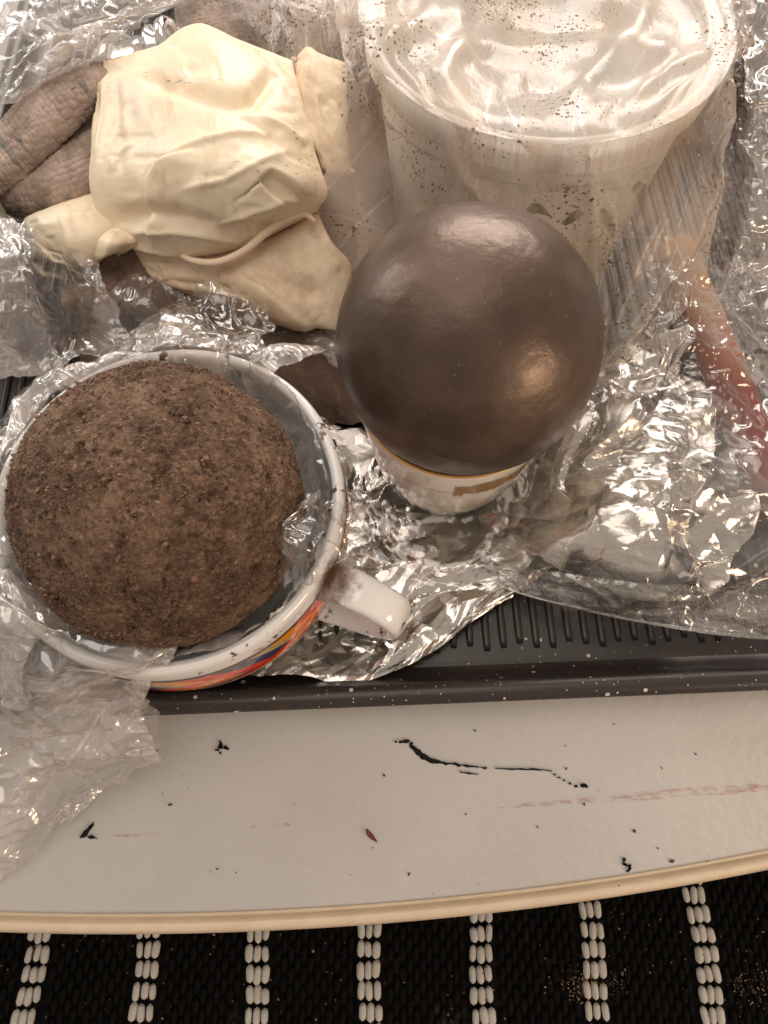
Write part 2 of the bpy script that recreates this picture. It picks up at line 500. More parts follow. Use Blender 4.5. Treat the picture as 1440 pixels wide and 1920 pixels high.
wear = m.ramp(m.noise(m.coord('Object'), 140, 4, 0.6), [(0.57, 0.0), (0.62, 1.0)])
colr = m.mix(m.math('MULTIPLY', wear, 0.35), colr, (0.55, 0.42, 0.33))
MAT['band'] = m.done(m.principled(Base_Color=colr, Roughness=0.15, Coat_Weight=0.4))

m = M('gilded_porcelain')
ob = m.coord('Object'); sep = m.node('SeparateXYZ', Vector=ob); z = sep.outputs[2]
ang = m.math('ARCTAN2', sep.outputs[1], sep.outputs[0])
wob = m.noise(ob, 170, 4, 0.65)
wz = m.math('ADD', z, m.math('MULTIPLY', m.math('SUBTRACT', wob, 0.5), 0.016))
band = m.math('LESS_THAN', m.math('ABSOLUTE', m.math('SUBTRACT', wz, 0.0560)), 0.0062)
sector = m.math('MULTIPLY', m.math('GREATER_THAN', ang, -1.62), m.math('LESS_THAN', ang, -0.60))
leafm = m.math('MULTIPLY', band, sector)
thin = m.math('LESS_THAN', m.math('ABSOLUTE', m.math('SUBTRACT', z, 0.0535)), 0.00035)
thin2 = m.math('LESS_THAN', m.math('ABSOLUTE', m.math('SUBTRACT', z, 0.0325)), 0.0003)
rim = m.math('GREATER_THAN', z, 0.0722)
g = m.math('MAXIMUM', m.math('MAXIMUM', leafm, rim), m.math('MAXIMUM', thin, thin2))
gc = m.mix(rim, m.mix(leafm, (0.22, 0.12, 0.05), (0.36, 0.20, 0.055)), (0.65, 0.38, 0.12))
stain = m.ramp(m.noise(ob, 40, 4), [(0.45, 0.0), (0.75, 0.5)])
base = m.mix(stain, (0.82, 0.78, 0.70), (0.62, 0.52, 0.38))
MAT['gilded'] = m.done(m.principled(Base_Color=m.mix(g, base, gc), Metallic=m.math('MULTIPLY', m.math('MAXIMUM', leafm, rim), 0.35), Roughness=m.mix(g, (0.14, 0.14, 0.14), (0.32, 0.32, 0.32)), Coat_Weight=0.3))

m = M('soil_ball')
ob = m.coord('Object')
va = m.node('TexVoronoi', Vector=ob, Scale=330.0); vb = m.node('TexVoronoi', Vector=ob, Scale=720.0)
grain = m.node('SeparateColor', Color=va.outputs['Color'])
big = m.noise(ob, 26, 4, 0.6); fine = m.noise(ob, 700, 5, 0.7)
col = m.ramp(m.noise(ob, 95, 5, 0.68), [(0.26, (0.044, 0.027, 0.019)), (0.48, (0.130, 0.081, 0.055)), (0.74, (0.245, 0.160, 0.110))])
spk = m.ramp(m.noise(ob, 620, 4, 0.75), [(0.34, 0.0), (0.5, 0.5), (0.66, 1.0)])  # random dark and pale grains, also painting in light contrast the relief lacks
col = m.mix(m.ramp(spk, [(0.0, 0.6), (0.4, 0.0)]), col, (0.026, 0.017, 0.012)); col = m.mix(m.ramp(spk, [(0.62, 0.0), (1.0, 0.5)]), col, (0.34, 0.23, 0.16))
pale = m.math('GREATER_THAN', grain.outputs[0], 0.975)
col = m.mix(m.math('MULTIPLY', m.math('MULTIPLY', pale, 0.7), m.ramp(va.outputs['Distance'], [(0.25, 1.0), (0.4, 0.0)])), col, (0.34, 0.19, 0.12))
dk = m.math('MULTIPLY', m.math('LESS_THAN', grain.outputs[1], 0.05), m.ramp(va.outputs['Distance'], [(0.3, 1.0), (0.45, 0.0)]))
col = m.mix(m.math('MULTIPLY', dk, 0.6), col, (0.03, 0.02, 0.015))
rgh = m.ramp(big, [(0.38, 0.35), (0.60, 1.1)])
hh = m.math('ADD', m.math('MULTIPLY', m.math('SUBTRACT', 0.5, va.outputs['Distance']), 0.9), m.math('ADD', m.math('MULTIPLY', m.math('SUBTRACT', 0.5, vb.outputs['Distance']), 0.45), m.math('MULTIPLY', fine, 0.7)))
hh = m.math('MULTIPLY', hh, rgh)
hh = m.math('SUBTRACT', hh, m.math('MULTIPLY', m.ramp(m.noise(ob, 130, 4, 0.6), [(0.56, 0.0), (0.66, 1.0)]), 0.75))
disp = m.node('Displacement', Height=hh, Midlevel=0.3, Scale=0.0021)
m.t.links.new(disp.outputs[0], m.out.inputs['Displacement']); m.m.displacement_method = 'BOTH'
MAT['soil'] = m.done(m.principled(Base_Color=col, Roughness=0.92, Specular_IOR_Level=0.15))
MAT['soil_grain'] = (lambda q: q.done(q.principled(Base_Color=q.ramp(q.noise(q.coord('Object'), 300, 2), [(0.35, (0.05, 0.032, 0.022)), (0.5, (0.16, 0.10, 0.066)), (0.7, (0.32, 0.21, 0.14))]), Roughness=0.9)))(M('soil_grain'))

m = M('polished_clay')
ob = m.coord('Object')
n1 = m.noise(ob, 18, 5, 0.6); n2 = m.noise(ob, 260, 4, 0.6)
scr = m.noise(m.coord('Object', (160, 420, 260)), 1.0, 3); pit = m.ramp(m.voro(ob, 330), [(0.05, 0.0), (0.16, 1.0)])
pitn = m.ramp(m.noise(ob, 70, 2), [(0.5, 0.0), (0.7, 1.0)])
hb = m.math('ADD', m.math('MULTIPLY', n2, 0.5), m.math('ADD', m.math('MULTIPLY', scr, 0.22), m.math('MULTIPLY', m.math('MULTIPLY', pit, pitn), 0.25)))
hb = m.math('ADD', hb, m.math('MULTIPLY', m.noise(ob, 75, 4, 0.6), 1.1))
dent = m.ramp(m.voro(ob, 70), [(0.0, 0.0), (0.22, 1.0)]); hb = m.math('ADD', hb, m.math('MULTIPLY', m.math('MULTIPLY', dent, m.ramp(m.noise(ob, 30, 2), [(0.48, 0.0), (0.6, 1.0)])), 0.8))
nb = m.bump(hb, 0.28, 0.0013)
col = m.ramp(n1, [(0.3, (0.060, 0.037, 0.026)), (0.52, (0.105, 0.068, 0.049)), (0.75, (0.180, 0.124, 0.094))])
spots = m.ramp(m.voro(ob, 190), [(0.07, 1.0), (0.1, 0.0)])
col = m.mix(m.math('MULTIPLY', spots, 0.35), col, (0.25, 0.18, 0.13))
MAT['polished'] = m.done(m.principled(Base_Color=col, Metallic=0.55, Roughness=m.ramp(m.noise(ob, 40, 5, 0.65), [(0.32, 0.27), (0.68, 0.54)]), Specular_IOR_Level=0.6, Normal=nb, Coat_Weight=0.10, Coat_Roughness=0.3))

m = M('speckled_enamel')
ob = m.coord('Object')
def dots(sc, lim):
    v_ = m.node('TexVoronoi', Vector=ob, Scale=sc)
    c_ = m.node('SeparateColor', Color=v_.outputs['Color']).outputs[0]
    return m.math('LESS_THAN', v_.outputs['Distance'], m.math('MULTIPLY', m.math('SUBTRACT', c_, lim), 0.46))
dd = m.math('MAXIMUM', dots(190, 0.52), dots(560, 0.58))
rust = m.ramp(m.noise(ob, 60, 5, 0.65), [(0.62, 0.0), (0.72, 0.5)])
col = m.mix(rust, (0.028, 0.022, 0.019), (0.085, 0.045, 0.025))
MAT['enamel'] = m.done(m.principled(Base_Color=m.mix(m.math('MULTIPLY', dd, 0.85), col, (0.70, 0.66, 0.62)), Specular_IOR_Level=0.5, Roughness=0.34, Normal=m.bump(m.noise(ob, 900, 3), 0.12, 0.0005)))

m = M('table_paint')
ob = m.coord('Object')
n1 = m.noise(ob, 260, 4, 0.6); n2 = m.noise(ob, 14, 4, 0.6)
leather = m.voro(ob, 330, 'SMOOTH_F1')
col = m.ramp(n2, [(0.3, (0.435, 0.42, 0.405)), (0.7, (0.485, 0.47, 0.455))])
sp = m.node('TexVoronoi', Vector=ob, Scale=85.0); sc_ = m.node('SeparateColor', Color=sp.outputs['Color']).outputs[0]
spm = m.math('LESS_THAN', sp.outputs['Distance'], m.math('MULTIPLY', m.math('SUBTRACT', sc_, 0.88), 0.42))
col = m.mix(m.math('MULTIPLY', spm, 0.75), col, (0.13, 0.09, 0.075))
smg = m.ramp(m.noise(m.coord('Object', (1, 3.0, 1)), 30, 5, 0.7), [(0.58, 0.0), (0.80, 0.35)])
col = m.mix(smg, col, (0.40, 0.34, 0.31))
MAT['table'] = m.done(m.principled(Base_Color=col, Roughness=0.48, Normal=m.bump(m.math('ADD', m.math('MULTIPLY', n1, 0.6), leather), 0.20, 0.0010)))
m = M('table_edge_band'); ob = m.coord('Object')
MAT['edge'] = m.done(m.principled(Base_Color=m.ramp(m.noise(ob, 70, 5, 0.65), [(0.3, (0.60, 0.49, 0.36)), (0.7, (0.68, 0.57, 0.43))]), Roughness=0.4, Normal=m.bump(m.noise(ob, 400, 3), 0.15, 0.0006)))

MAT['black_mark'] = simple('black_paint', (0.008, 0.009, 0.010), 0.8, Specular_IOR_Level=0.15)
m = M('pink_smear'); ob = m.coord('Object', (1, 4, 1))
fm = m.math('MULTIPLY', m.ramp(m.noise(ob, 160, 5, 0.75), [(0.46, 0.0), (0.70, 1.0)]), 0.55)
MAT['pink'] = m.done(m.node('MixShader', i0=fm, i1=m.node('BsdfTransparent'), i2=m.node('BsdfDiffuse', Color=(0.42, 0.13, 0.13))))
MAT['petal'] = simple('dark_red_petal', (0.13, 0.008, 0.02), 0.4)

m = M('latex'); m.dim = '2D'
uv = m.coord('UV')
dirt = m.ramp(m.noise(m.coord('UV', (1.0, 0.45, 1)), 60, 6, 0.7), [(0.55, 0.0), (0.75, 0.55)])
col = m.mix(dirt, (0.90, 0.725, 0.535), (0.45, 0.31, 0.19))
lines = m.ramp(m.noise(m.coord('UV', (0.35, 1.2, 1)), 420, 3, 0.6), [(0.67, 0.0), (0.70, 1.0)])
zone = m.ramp(m.noise(uv, 24, 2), [(0.58, 0.0), (0.66, 1.0)])
col = m.mix(m.math('MULTIPLY', m.math('MULTIPLY', lines, zone), 0.7), col, (0.16, 0.10, 0.06))
MAT['latex'] = m.done(m.principled(Base_Color=col, Roughness=0.42, Subsurface_Weight=0.35, Subsurface_Radius=(0.0016, 0.0010, 0.0006), Subsurface_Scale=1.0, Normal=m.bump(m.noise(uv, 140, 4, 0.6), 0.10, 0.002)))
m = M('latex_dirty'); m.dim = '2D'
uv = m.coord('UV')
dirt = m.ramp(m.noise(uv, 55, 6, 0.7), [(0.40, 0.05), (0.74, 0.8)])
col = m.mix(dirt, (0.86, 0.68, 0.49), (0.48, 0.33, 0.22))
MAT['latex_dirty'] = m.done(m.principled(Base_Color=col, Roughness=0.55, Subsurface_Weight=0.3, Subsurface_Radius=(0.0016, 0.0010, 0.0006), Subsurface_Scale=1.0, Normal=m.bump(m.noise(uv, 110, 4, 0.6), 0.15, 0.002)))


def knit_material(name, stripe):
    m = M(name); m.dim = '2D'; uv = m.coord('UV')
    sep = m.node('SeparateXYZ', Vector=uv)
    grime = m.ramp(m.noise(uv, 50, 6, 0.7), [(0.36, 0.0), (0.72, 1.0)])
    col = m.mix(grime, (0.47, 0.375, 0.315), (0.20, 0.145, 0.12))
    if stripe:
        bandn = m.math('ADD', sep.outputs[1], m.math('MULTIPLY', m.noise(uv, 30, 2), 0.004))
        fr = m.math('FRACT', m.math('MULTIPLY', bandn, 26.0)); fr2 = m.math('FRACT', m.math('MULTIPLY', bandn, 147.0))
        bm_ = m.math('MULTIPLY', m.math('MULTIPLY', m.math('LESS_THAN', fr, 0.50), m.math('LESS_THAN', fr2, 0.18)), m.ramp(m.noise(uv, 90, 3), [(0.46, 0.0), (0.58, 0.55)]))
        col = m.mix(bm_, col, (0.07, 0.11, 0.105))
    return m.done(m.principled(Base_Color=col, Roughness=0.95, Specular_IOR_Level=0.1, Normal=m.bump(m.noise(uv, 1600, 3), 0.6, 0.0006)))


MAT['knit'] = knit_material('knit_striped', True)
MAT['knit_dark'] = knit_material('knit_grimy', True)
m = M('stained_cloth'); m.dim = '2D'; uv = m.coord('UV')
MAT['cloth'] = m.done(m.principled(Base_Color=m.ramp(m.noise(uv, 40, 6, 0.7), [(0.3, (0.085, 0.055, 0.043)), (0.52, (0.20, 0.135, 0.10)), (0.75, (0.32, 0.23, 0.175))]), Roughness=0.9, Normal=m.bump(m.noise(uv, 500, 4), 0.5, 0.001)))
m = M('bucket_plastic'); ob = m.coord('Object')
MAT['bucket'] = m.done(m.principled(Base_Color=m.ramp(m.noise(ob, 30, 5, 0.6), [(0.3, (0.74, 0.72, 0.67)), (0.7, (0.82, 0.80, 0.76))]), Roughness=0.35))
MAT['green_print'] = simple('green_leaf_print', (0.055, 0.075, 0.045), 0.4)
MAT['chrome'] = simple('chrome', (0.82, 0.82, 0.82), 0.06, Metallic=1.0)
m = M('grey_tin'); ob = m.coord('Object')
MAT['tin'] = m.done(m.principled(Base_Color=m.ramp(m.noise(ob, 40, 4), [(0.3, (0.22, 0.215, 0.195)), (0.7, (0.36, 0.35, 0.32))]), Metallic=0.6, Roughness=0.38))
m = M('red_handle_paint'); ob = m.coord('Object'); sep = m.node('SeparateXYZ', Vector=ob)
fz = m.math('ADD', m.math('MULTIPLY', sep.outputs[2], 9.0), m.math('MULTIPLY', m.noise(ob, 60, 4), 0.25))
MAT['red_handle'] = m.done(m.principled(Base_Color=m.ramp(fz, [(0.0, (0.17, 0.016, 0.008)), (0.55, (0.24, 0.028, 0.010)), (0.85, (0.38, 0.13, 0.05)), (1.0, (0.46, 0.25, 0.12))]), Roughness=0.55))
MAT['crimson'] = simple('crimson_card', (0.20, 0.018, 0.04), 0.5)
m = M('rug_white'); ob = m.coord('Object')
tint_ = m.node('ObjectInfo').outputs['Random']
MAT['yarn_white'] = m.done(m.principled(Base_Color=m.mix(tint_, m.mix(m.noise(ob, 300, 4, 0.6), (0.74, 0.68, 0.60), (0.88, 0.85, 0.79)), (0.84, 0.80, 0.74)), Roughness=0.95, Normal=m.bump(m.noise(m.coord('Object', (5, 1, 5)), 700, 4, 0.7), 1.0, 0.0016)))
m = M('rug_black'); ob = m.coord('Object')
du_ = m.ramp(m.noise(ob, 22, 6, 0.75), [(0.60, 0.0), (0.74, 0.35)])
MAT['yarn_black'] = m.done(m.principled(Base_Color=m.mix(du_, (0.0065, 0.0062, 0.006), (0.12, 0.085, 0.06)), Roughness=0.95, Specular_IOR_Level=0.1, Normal=m.bump(m.noise(ob, 1500, 3), 0.6, 0.001)))
MAT['floor'] = simple('floor_tile', (0.25, 0.2, 0.16), 0.5)
MAT['crumb'] = (lambda q: q.done(q.principled(Base_Color=q.ramp(q.noise(q.coord('Object'), 90, 2), [(0.4, (0.10, 0.06, 0.04)), (0.6, (0.40, 0.26, 0.16))]), Roughness=0.9)))(M('crumb'))
MAT['crumb_dark'] = simple('crumb_dark', (0.055, 0.035, 0.028), 0.8)
MAT['under'] = simple('table_underside', (0.3, 0.25, 0.2), 0.6)
exec_parts = []

# ------------------------------------------------------------------ setting: floor, rug
FLOOR_Z = -0.36
me = mesh_from('floor', [(-4, -4, FLOOR_Z - 0.012), (4, -4, FLOOR_Z - 0.012), (4, 4, FLOOR_Z - 0.012), (-4, 4, FLOOR_Z - 0.012)], np.array([[0, 1, 2, 3]]), False)
tag(link('floor', me, MAT['floor']), kind='structure')

rug = empty('rug', (0, 0, FLOOR_Z - 0.012))
tag(rug, "black woven rug with white dashed stripes on the floor below the table", "rug")
bx = bmesh.new(); bmesh.ops.create_cube(bx, size=1.0)
for v_ in bx.verts: v_.co = Vector((v_.co.x * 1.8, v_.co.y * 1.5 + 0.1, (v_.co.z + 0.5) * 0.008))
me = bpy.data.meshes.new('backing'); bx.to_mesh(me); bx.free(); link('backing', me, MAT['yarn_black'], rug)
# a stitch: flattened capsule, length along y
def stitch_mesh(name, lx, ly, lz, ring=10, cols=11):
    V = []
    for i in range(cols):
        f = -1 + 2 * i / (cols - 1); r_ = max(0.0, 1 - abs(f) ** 3.6) ** 0.5
        r_ = max(r_, 0.10)
        for k in range(ring):
            a = 2 * math.pi * k / ring
            V.append((lx * 0.5 * r_ * math.cos(a), ly * 0.5 * f, lz * (0.35 + r_ * math.sin(a))))
    return np.array(V), grid_faces(cols, ring, True)
# stripes measured in the picture: x at two heights
sl = at(70, 1765, FLOOR_Z); sr = at(1318, 1765, FLOOR_Z)
pitch = (sr[0] - sl[0]) / 6; colw = pitch * 0.068; rowp = pitch * 0.158
SV, SF = stitch_mesh('stitch', colw * 1.02, rowp * 0.92, 0.0034)
SVb, SFb = stitch_mesh('stitch', colw * 1.02, rowp * 0.92, 0.0034, 7, 6)
wm = mesh_from('stitch', SV, SF, True); wm.materials.append(MAT['yarn_white'])
ytop, ybot = at(720, 1600, FLOOR_Z)[1], at(720, 1990, FLOOR_Z)[1]
nrow = int((ytop - ybot) / rowp)
blackV, blackF, off = [], [], 0
for k in range(-2, 9):
    x0 = sl[0] + k * pitch; skew = -0.035 if k < 3 else 0.0
    for r_ in range(nrow):
        y = ybot + r_ * rowp + 0.003 * (k % 2)
        vis = -1 <= k <= 7 and at(720, 1945, FLOOR_Z)[1] < y < at(720, 1630, FLOOR_Z)[1]
        for c in (-1, 0, 1):
            x = x0 + c * colw * 1.03 + random.uniform(-.0004, .0004) + 0.0015 * math.sin(y * 60 + k)
            if vis:
                o = link('stitch', wm, None, rug)
                o.location = (x, y + random.uniform(-.0009, .0009), 0.0098 + random.uniform(-.0003, .0005))
                o.rotation_euler = (random.uniform(-.05, .05), 0, random.uniform(-.13, .13))
                o.scale = (random.uniform(.84, 1.10), random.uniform(.86, 1.06), random.uniform(.8, 1.2))
    nb_ = 12
    for r_ in range(nrow * 1):
        for c in range(nb_):
            x = x0 + pitch * 0.145 + (c + 0.5) / nb_ * pitch * 0.71
            y = ybot + r_ * rowp + (0.5 * rowp if c % 2 else 0)
            q = SVb * np.array([0.92, 0.98, random.uniform(0.8, 1.1)]) + np.array([x + random.uniform(-.0004, .0004), y, 0.0078])
            blackV.append(q); blackF.append(SFb + off); off += len(SVb)
me = mesh_from('weave', np.concatenate(blackV), np.concatenate(blackF), True)
tag(link('weave', me, MAT['yarn_black'], rug), kind='stuff')

# crumbs helper
def rocks(name, pts, sizes, mat, parent=None, flat=0.6, seed=1):
    bm = bmesh.new(); bmesh.ops.create_icosphere(bm, subdivisions=1, radius=1.0)
    bv = np.array([v.co[:] for v in bm.verts]); bf = np.array([[v.index for v in f.verts] for f in bm.faces]); bm.free()
    rs = np.random.RandomState(seed); V, Fc, o = [], [], 0
    for p, s in zip(pts, sizes):
        q = bv * (1 + rs.uniform(-.35, .35, (len(bv), 1)))
        a = rs.uniform(0, 6.28); c_, s_ = math.cos(a), math.sin(a)
        q = q * np.array([rs.uniform(.7, 1.5), rs.uniform(.5, 1.0), flat])
        q = np.stack([q[:, 0] * c_ - q[:, 1] * s_, q[:, 0] * s_ + q[:, 1] * c_, q[:, 2]], -1)
        V.append(q * s + np.asarray(p)); Fc.append(bf + o); o += len(bv)
    return link(name, mesh_from(name, np.concatenate(V), np.concatenate(Fc), False), mat, parent)

pts, szs = [], []
rs = np.random.RandomState(5)
for _ in range(150):
    p = at(rs.uniform(0, 1440), rs.uniform(1700, 1915), FLOOR_Z + 0.0015); pts.append(p); szs.append(rs.uniform(.0003, .0010))
for _ in range(420):
    cx, cy_ = [(1110, 1840), (1105, 1850), (1410, 1850)][rs.randint(3)]
    p = at(cx + rs.normal() * 34, cy_ + rs.normal() * 20, FLOOR_Z + 0.001); pts.append(p); szs.append(rs.uniform(.0002, .0006))
tag(rocks('crumbs', pts, szs, MAT['crumb'], None, 0.6, 3), "scattered tan crumbs and dust lying on the black rug", "crumbs", kind='stuff')
for px, py, s in ((587, 1783, .0017),):
    o = rocks('nut_fragment', [at(px, py, FLOOR_Z + 0.002)], [s], MAT['crumb'], None, 0.7, 9)
    tag(o, "pale tan nut fragment lying on the black rug", "fragment")

# ------------------------------------------------------------------ table
# circle of the table edge through three points measured on its outer lip
e0, e1, e2 = (at(x, y, -0.012)[:2] for x, y in ((0, 1747), (720, 1731), (1440, 1630)))
A_ = np.array([2 * (e1 - e0), 2 * (e2 - e0)]); TC = np.linalg.solve(A_, np.array([e1 @ e1 - e0 @ e0, e2 @ e2 - e0 @ e0]))
TR = float(np.linalg.norm(e0 - TC)) - 0.0025
# ('table centre', TC, 'radius', TR)
table = empty('table', (TC[0], TC[1], FLOOR_Z))
tag(table, "round off-white painted table with scuffed top and cream edge", "table")
H = -FLOOR_Z
seg = 720
lathe('tabletop', [(0, H - 0.004), (TR - 0.0055, H - 0.004), (TR - 0.0055, H - 0.001), (TR - 0.0065, H), (0.0, H)], seg, MAT['table'], table)
lathe('edge_band', [(TR - 0.04, H - 0.024), (TR + 0.0005, H - 0.024), (TR + 0.0025, H - 0.020), (TR + 0.0025, H - 0.010), (TR + 0.0014, H - 0.0068), (TR - 0.0004, H - 0.0056), (TR - 0.0018, H - 0.0056), (TR - 0.0026, H - 0.0086), (TR - 0.0034, H - 0.0086), (TR - 0.0040, H - 0.0042), (TR - 0.00535, H - 0.0028), (TR - 0.00535, H - 0.0065), (TR - 0.04, H - 0.0066)], seg, MAT['edge'], table)
lathe('underside', [(0, H - 0.023), (TR - 0.041, H - 0.023), (TR - 0.041, H - 0.0068), (0, H - 0.0068)], 128, MAT['under'], table)
lathe('pedestal', [(0.0, 0.0), (0.30, 0.0), (0.30, 0.02), (0.06, 0.05), (0.05, H - 0.05), (0.12, H - 0.0235), (0, H - 0.0235)], 64, MAT['under'], table)

def local(p, o=table):
    return np.asarray(p) - np.array(o.location)

def blob_outline(px_poly, z, name, mat, seed, parent=table, jag=2.0):
    """thin dried paint: jagged outline polygon, 0.25 mm thick, resting on the table"""
    rs = np.random.RandomState(seed); P = []
    n = len(px_poly)
    for i in range(n):
        a = np.array(px_poly[i], float); b = np.array(px_poly[(i + 1) % n], float)
        k = max(1, int(np.linalg.norm(b - a) / 5))
        for j in range(k):
            q = a + (b - a) * j / k + rs.normal(size=2) * jag * 0.5
            P.append(local(at(q[0], q[1], z), parent))
    P = np.array(P); n = len(P)
    top = P.copy(); top[:, 2] += 0.00025; bot = P.copy(); bot[:, 2] -= 0.0002
    V = np.concatenate([top, bot])
    side = np.array([[i, (i + 1) % n, n + (i + 1) % n, n + i] for i in range(n)])
    bm = bmesh.new(); vv = [bm.verts.new(v) for v in V]
    bm.faces.new(vv[:n])
    for f in side: bm.faces.new([vv[i] for i in f])
    bmesh.ops.triangulate(bm, faces=bm.faces[:]); bmesh.ops.recalc_face_normals(bm, faces=bm.faces)
    me = bpy.data.meshes.new(name); bm.to_mesh(me); bm.free()
    return link(name, me, mat, parent)

def stroke_poly(pts, w):
    pts = np.array(pts, float); T = np.gradient(pts, axis=0); T /= np.linalg.norm(T, axis=1, keepdims=True)
    Nn = np.stack([-T[:, 1], T[:, 0]], -1); w = np.array(w)[:, None]
    return np.concatenate([pts + Nn * w, (pts - Nn * w)[::-1]])

ZT = 0.0003
bm_ = MAT['black_mark']
blob_outline(stroke_poly([(768, 1397), (780, 1407), (793, 1419), (806, 1425), (818, 1428), (832, 1431)], [3, 6, 6, 4.5, 3.5, 2]), ZT, 'paint_mark', bm_, 1)
blob_outline(stroke_poly([(832, 1431), (860, 1434), (890, 1438), (915, 1440)], [1.8, 2.2, 1.5, .7]), ZT, 'paint_mark', bm_, 2, jag=2.2)
blob_outline(stroke_poly([(928, 1441), (970, 1442), (1010, 1443), (1035, 1446)], [.8, 1.8, 1.4, .5]), ZT, 'paint_mark', bm_, 3, jag=.8)
for i, (x, y, r_) in enumerate([(752, 1391, 4), (762, 1390, 5), (771, 1394, 3), (742, 1391, 2), (1040, 1452, 2), (1048, 1458, 2.5), (1058, 1463, 2), (1068, 1469, 2), (1080, 1474, 3), (1094, 1473, 5), (1100, 1475, 3)]):
    blob_outline([(x + r_ * math.cos(a) * 1.3, y + r_ * math.sin(a) * .8) for a in np.linspace(0, 6.28, 9)[:-1]], ZT, 'paint_mark', bm_, 10 + i, jag=1.2)
blob_outline(stroke_poly([(862, 1447), (880, 1450), (898, 1452)], [.8, 1.5, .6]), ZT, 'paint_mark', bm_, 30, jag=.8)
blob_outline([(150, 1570), (158, 1558), (168, 1548), (176, 1542), (174, 1552), (166, 1560), (160, 1570), (149, 1572)], ZT, 'paint_mark', bm_, 31, jag=1.5)
blob_outline([(163, 1568), (172, 1565), (182, 1572), (170, 1572)], ZT, 'paint_mark', bm_, 32, jag=1.5)
rs = np.random.RandomState(3)
for i in range(13):
    x, y = 417 + rs.normal() * 6, 1402 + rs.normal() * 5; r_ = rs.uniform(1.5, 4)
    blob_outline([(x + r_ * math.cos(a), y + r_ * math.sin(a)) for a in np.linspace(0, 6.28, 8)[:-1]], ZT, 'paint_mark', bm_, 40 + i, jag=1.5)
for i in range(8):
    x, y = 1175 + i * 1.6 - 4 + rs.normal() * 2, 1622 + i * 2.2 - 6 + rs.normal() * 2; r_ = rs.uniform(2, 4)
    blob_outline([(x + r_ * math.cos(a), y + r_ * math.sin(a)) for a in np.linspace(0, 6.28, 8)[:-1]], ZT, 'paint_mark', bm_, 60 + i, jag=1.5)
def smear(pts, w, name='pink_smear'):
    q = stroke_poly(pts, w); P = np.array([local(at(x, y, 0.0003)) for x, y in q])
    n = len(P) // 2
    f = np.array([[i, i + 1, 2 * n - 2 - i, 2 * n - 1 - i] for i in range(n - 1)])
    link(name, mesh_from(name, P, f, False), MAT['pink'], table)
smear([(930, 1514), (1000, 1508), (1080, 1503), (1150, 1497), (1230, 1491), (1300, 1484), (1400, 1479), (1445, 1475)], [2, 4, 5, 8, 9, 8, 9, 4])
smear([(210, 1567), (270, 1566), (335, 1564)], [2, 3, 2])
smear([(470, 1550), (520, 1548), (560, 1544)], [2, 3, 2])

pts, szs = [], []
rs = np.random.RandomState(21)
while len(pts) < 40:
    x, y = rs.uniform(120, 1440), rs.uniform(1345, 1700)
    pts.append(at(x, y, 0.0003)); szs.append(rs.choice([.00025, .0004, .0006, .0008], p=[.45, .35, .15, .05]))
tag(rocks('crumbs', pts, szs, MAT['crumb_dark'], None, 0.5, 8), "tiny dark specks of dirt scattered over the white tabletop", "crumbs", kind='stuff')
me = tube_mesh('petal', [at(687, 1554, .0006), at(691, 1562, .0008), at(697, 1569, .0008), at(707, 1579, .0006)], [.0003, .0009, .0009, .0002], 8, True, 4, 0.45)
tag(link('petal', me, MAT['petal']), "small dark red curled petal lying on the white tabletop", "petal")

# ------------------------------------------------------------------ baking tray
TA = at(285, 1318, .02); TB = at(1440, 1271, .02)
yaw = math.atan2(TB[1] - TA[1], TB[0] - TA[0])
tray = empty('baking_tray', (0.05, (TA[1] + (0.05 - TA[0]) * math.tan(yaw)), 0.0), (0, 0, yaw))
tag(tray, "black speckled enamel baking tray with ribbed floor holding the whole pile", "tray")
def rrect(x0, x1, y0, y1, r_, n=8):
    P = []
    for cx, cy_, a0 in ((x1 - r_, y1 - r_, 0), (x0 + r_, y1 - r_, 90), (x0 + r_, y0 + r_, 180), (x1 - r_, y0 + r_, 270)):
        for k in range(n + 1):
            a = R(a0 + 90 * k / n); P.append((cx + r_ * math.cos(a), cy_ + r_ * math.sin(a)))
    return np.array(P)
def ring_loft(name, rings, mat, parent, cap=None):
    n = len(rings[0]); V = np.concatenate(rings); f = grid_faces(len(rings), n, True)
    fs = [f]
    if cap is not None: fs.append((np.arange(n) + cap * n)[None])
    me = mesh_from(name, V, fs, True)
    return link(name, me, mat, parent)
X0, X1, Y0, Y1 = -0.27, 0.27, 0.0, 0.50
def rr(inset, z, r_=0.04):
    p = rrect(X0 + inset, X1 - inset, Y0 + inset, Y1 - inset, max(r_ - inset, 0.006))
    return np.concatenate([p, np.full((len(p), 1), z)], 1)
w = ring_loft('wall', [rr(0.004, .0185), rr(0.0065, .012), rr(0.010, .004), rr(0.015, .0022)], MAT['enamel'], tray)
fl = ring_loft('pan_floor', [rr(0.013, .0005), rr(0.013, .0026), rr(0.016, .0024)], MAT['enamel'], tray, cap=2)
for p in fl.data.polygons: p.use_smooth = False
rings = []
for k in range(13):
    a = R(360 * k / 12); rings.append(rr(0.0 - 0.0047 * math.cos(a), .0175 + .0040 * math.sin(a)))
ring_loft('rolled_rim', rings, MAT['enamel'], tray)
ribv = tube_mesh('rib', [(0, .019, .0022), (0, .021, .0026), (0, .06, .0028), (0, .2, .0028), (0, .46, .0028), (0, .478, .0022)], [.0006, .0017, .0018, .0018, .0018, .0006], 10, True, 3, 0.8)
ribv.materials.append(MAT['enamel'])
nx = int((X1 - X0 - 0.05) / 0.0074)
for k in range(nx):
    o = link('rib', ribv, None, tray); o.location = (X0 + 0.03 + k * 0.0074, 0.004 + 0.0015 * math.sin(k * 1.9), 0)

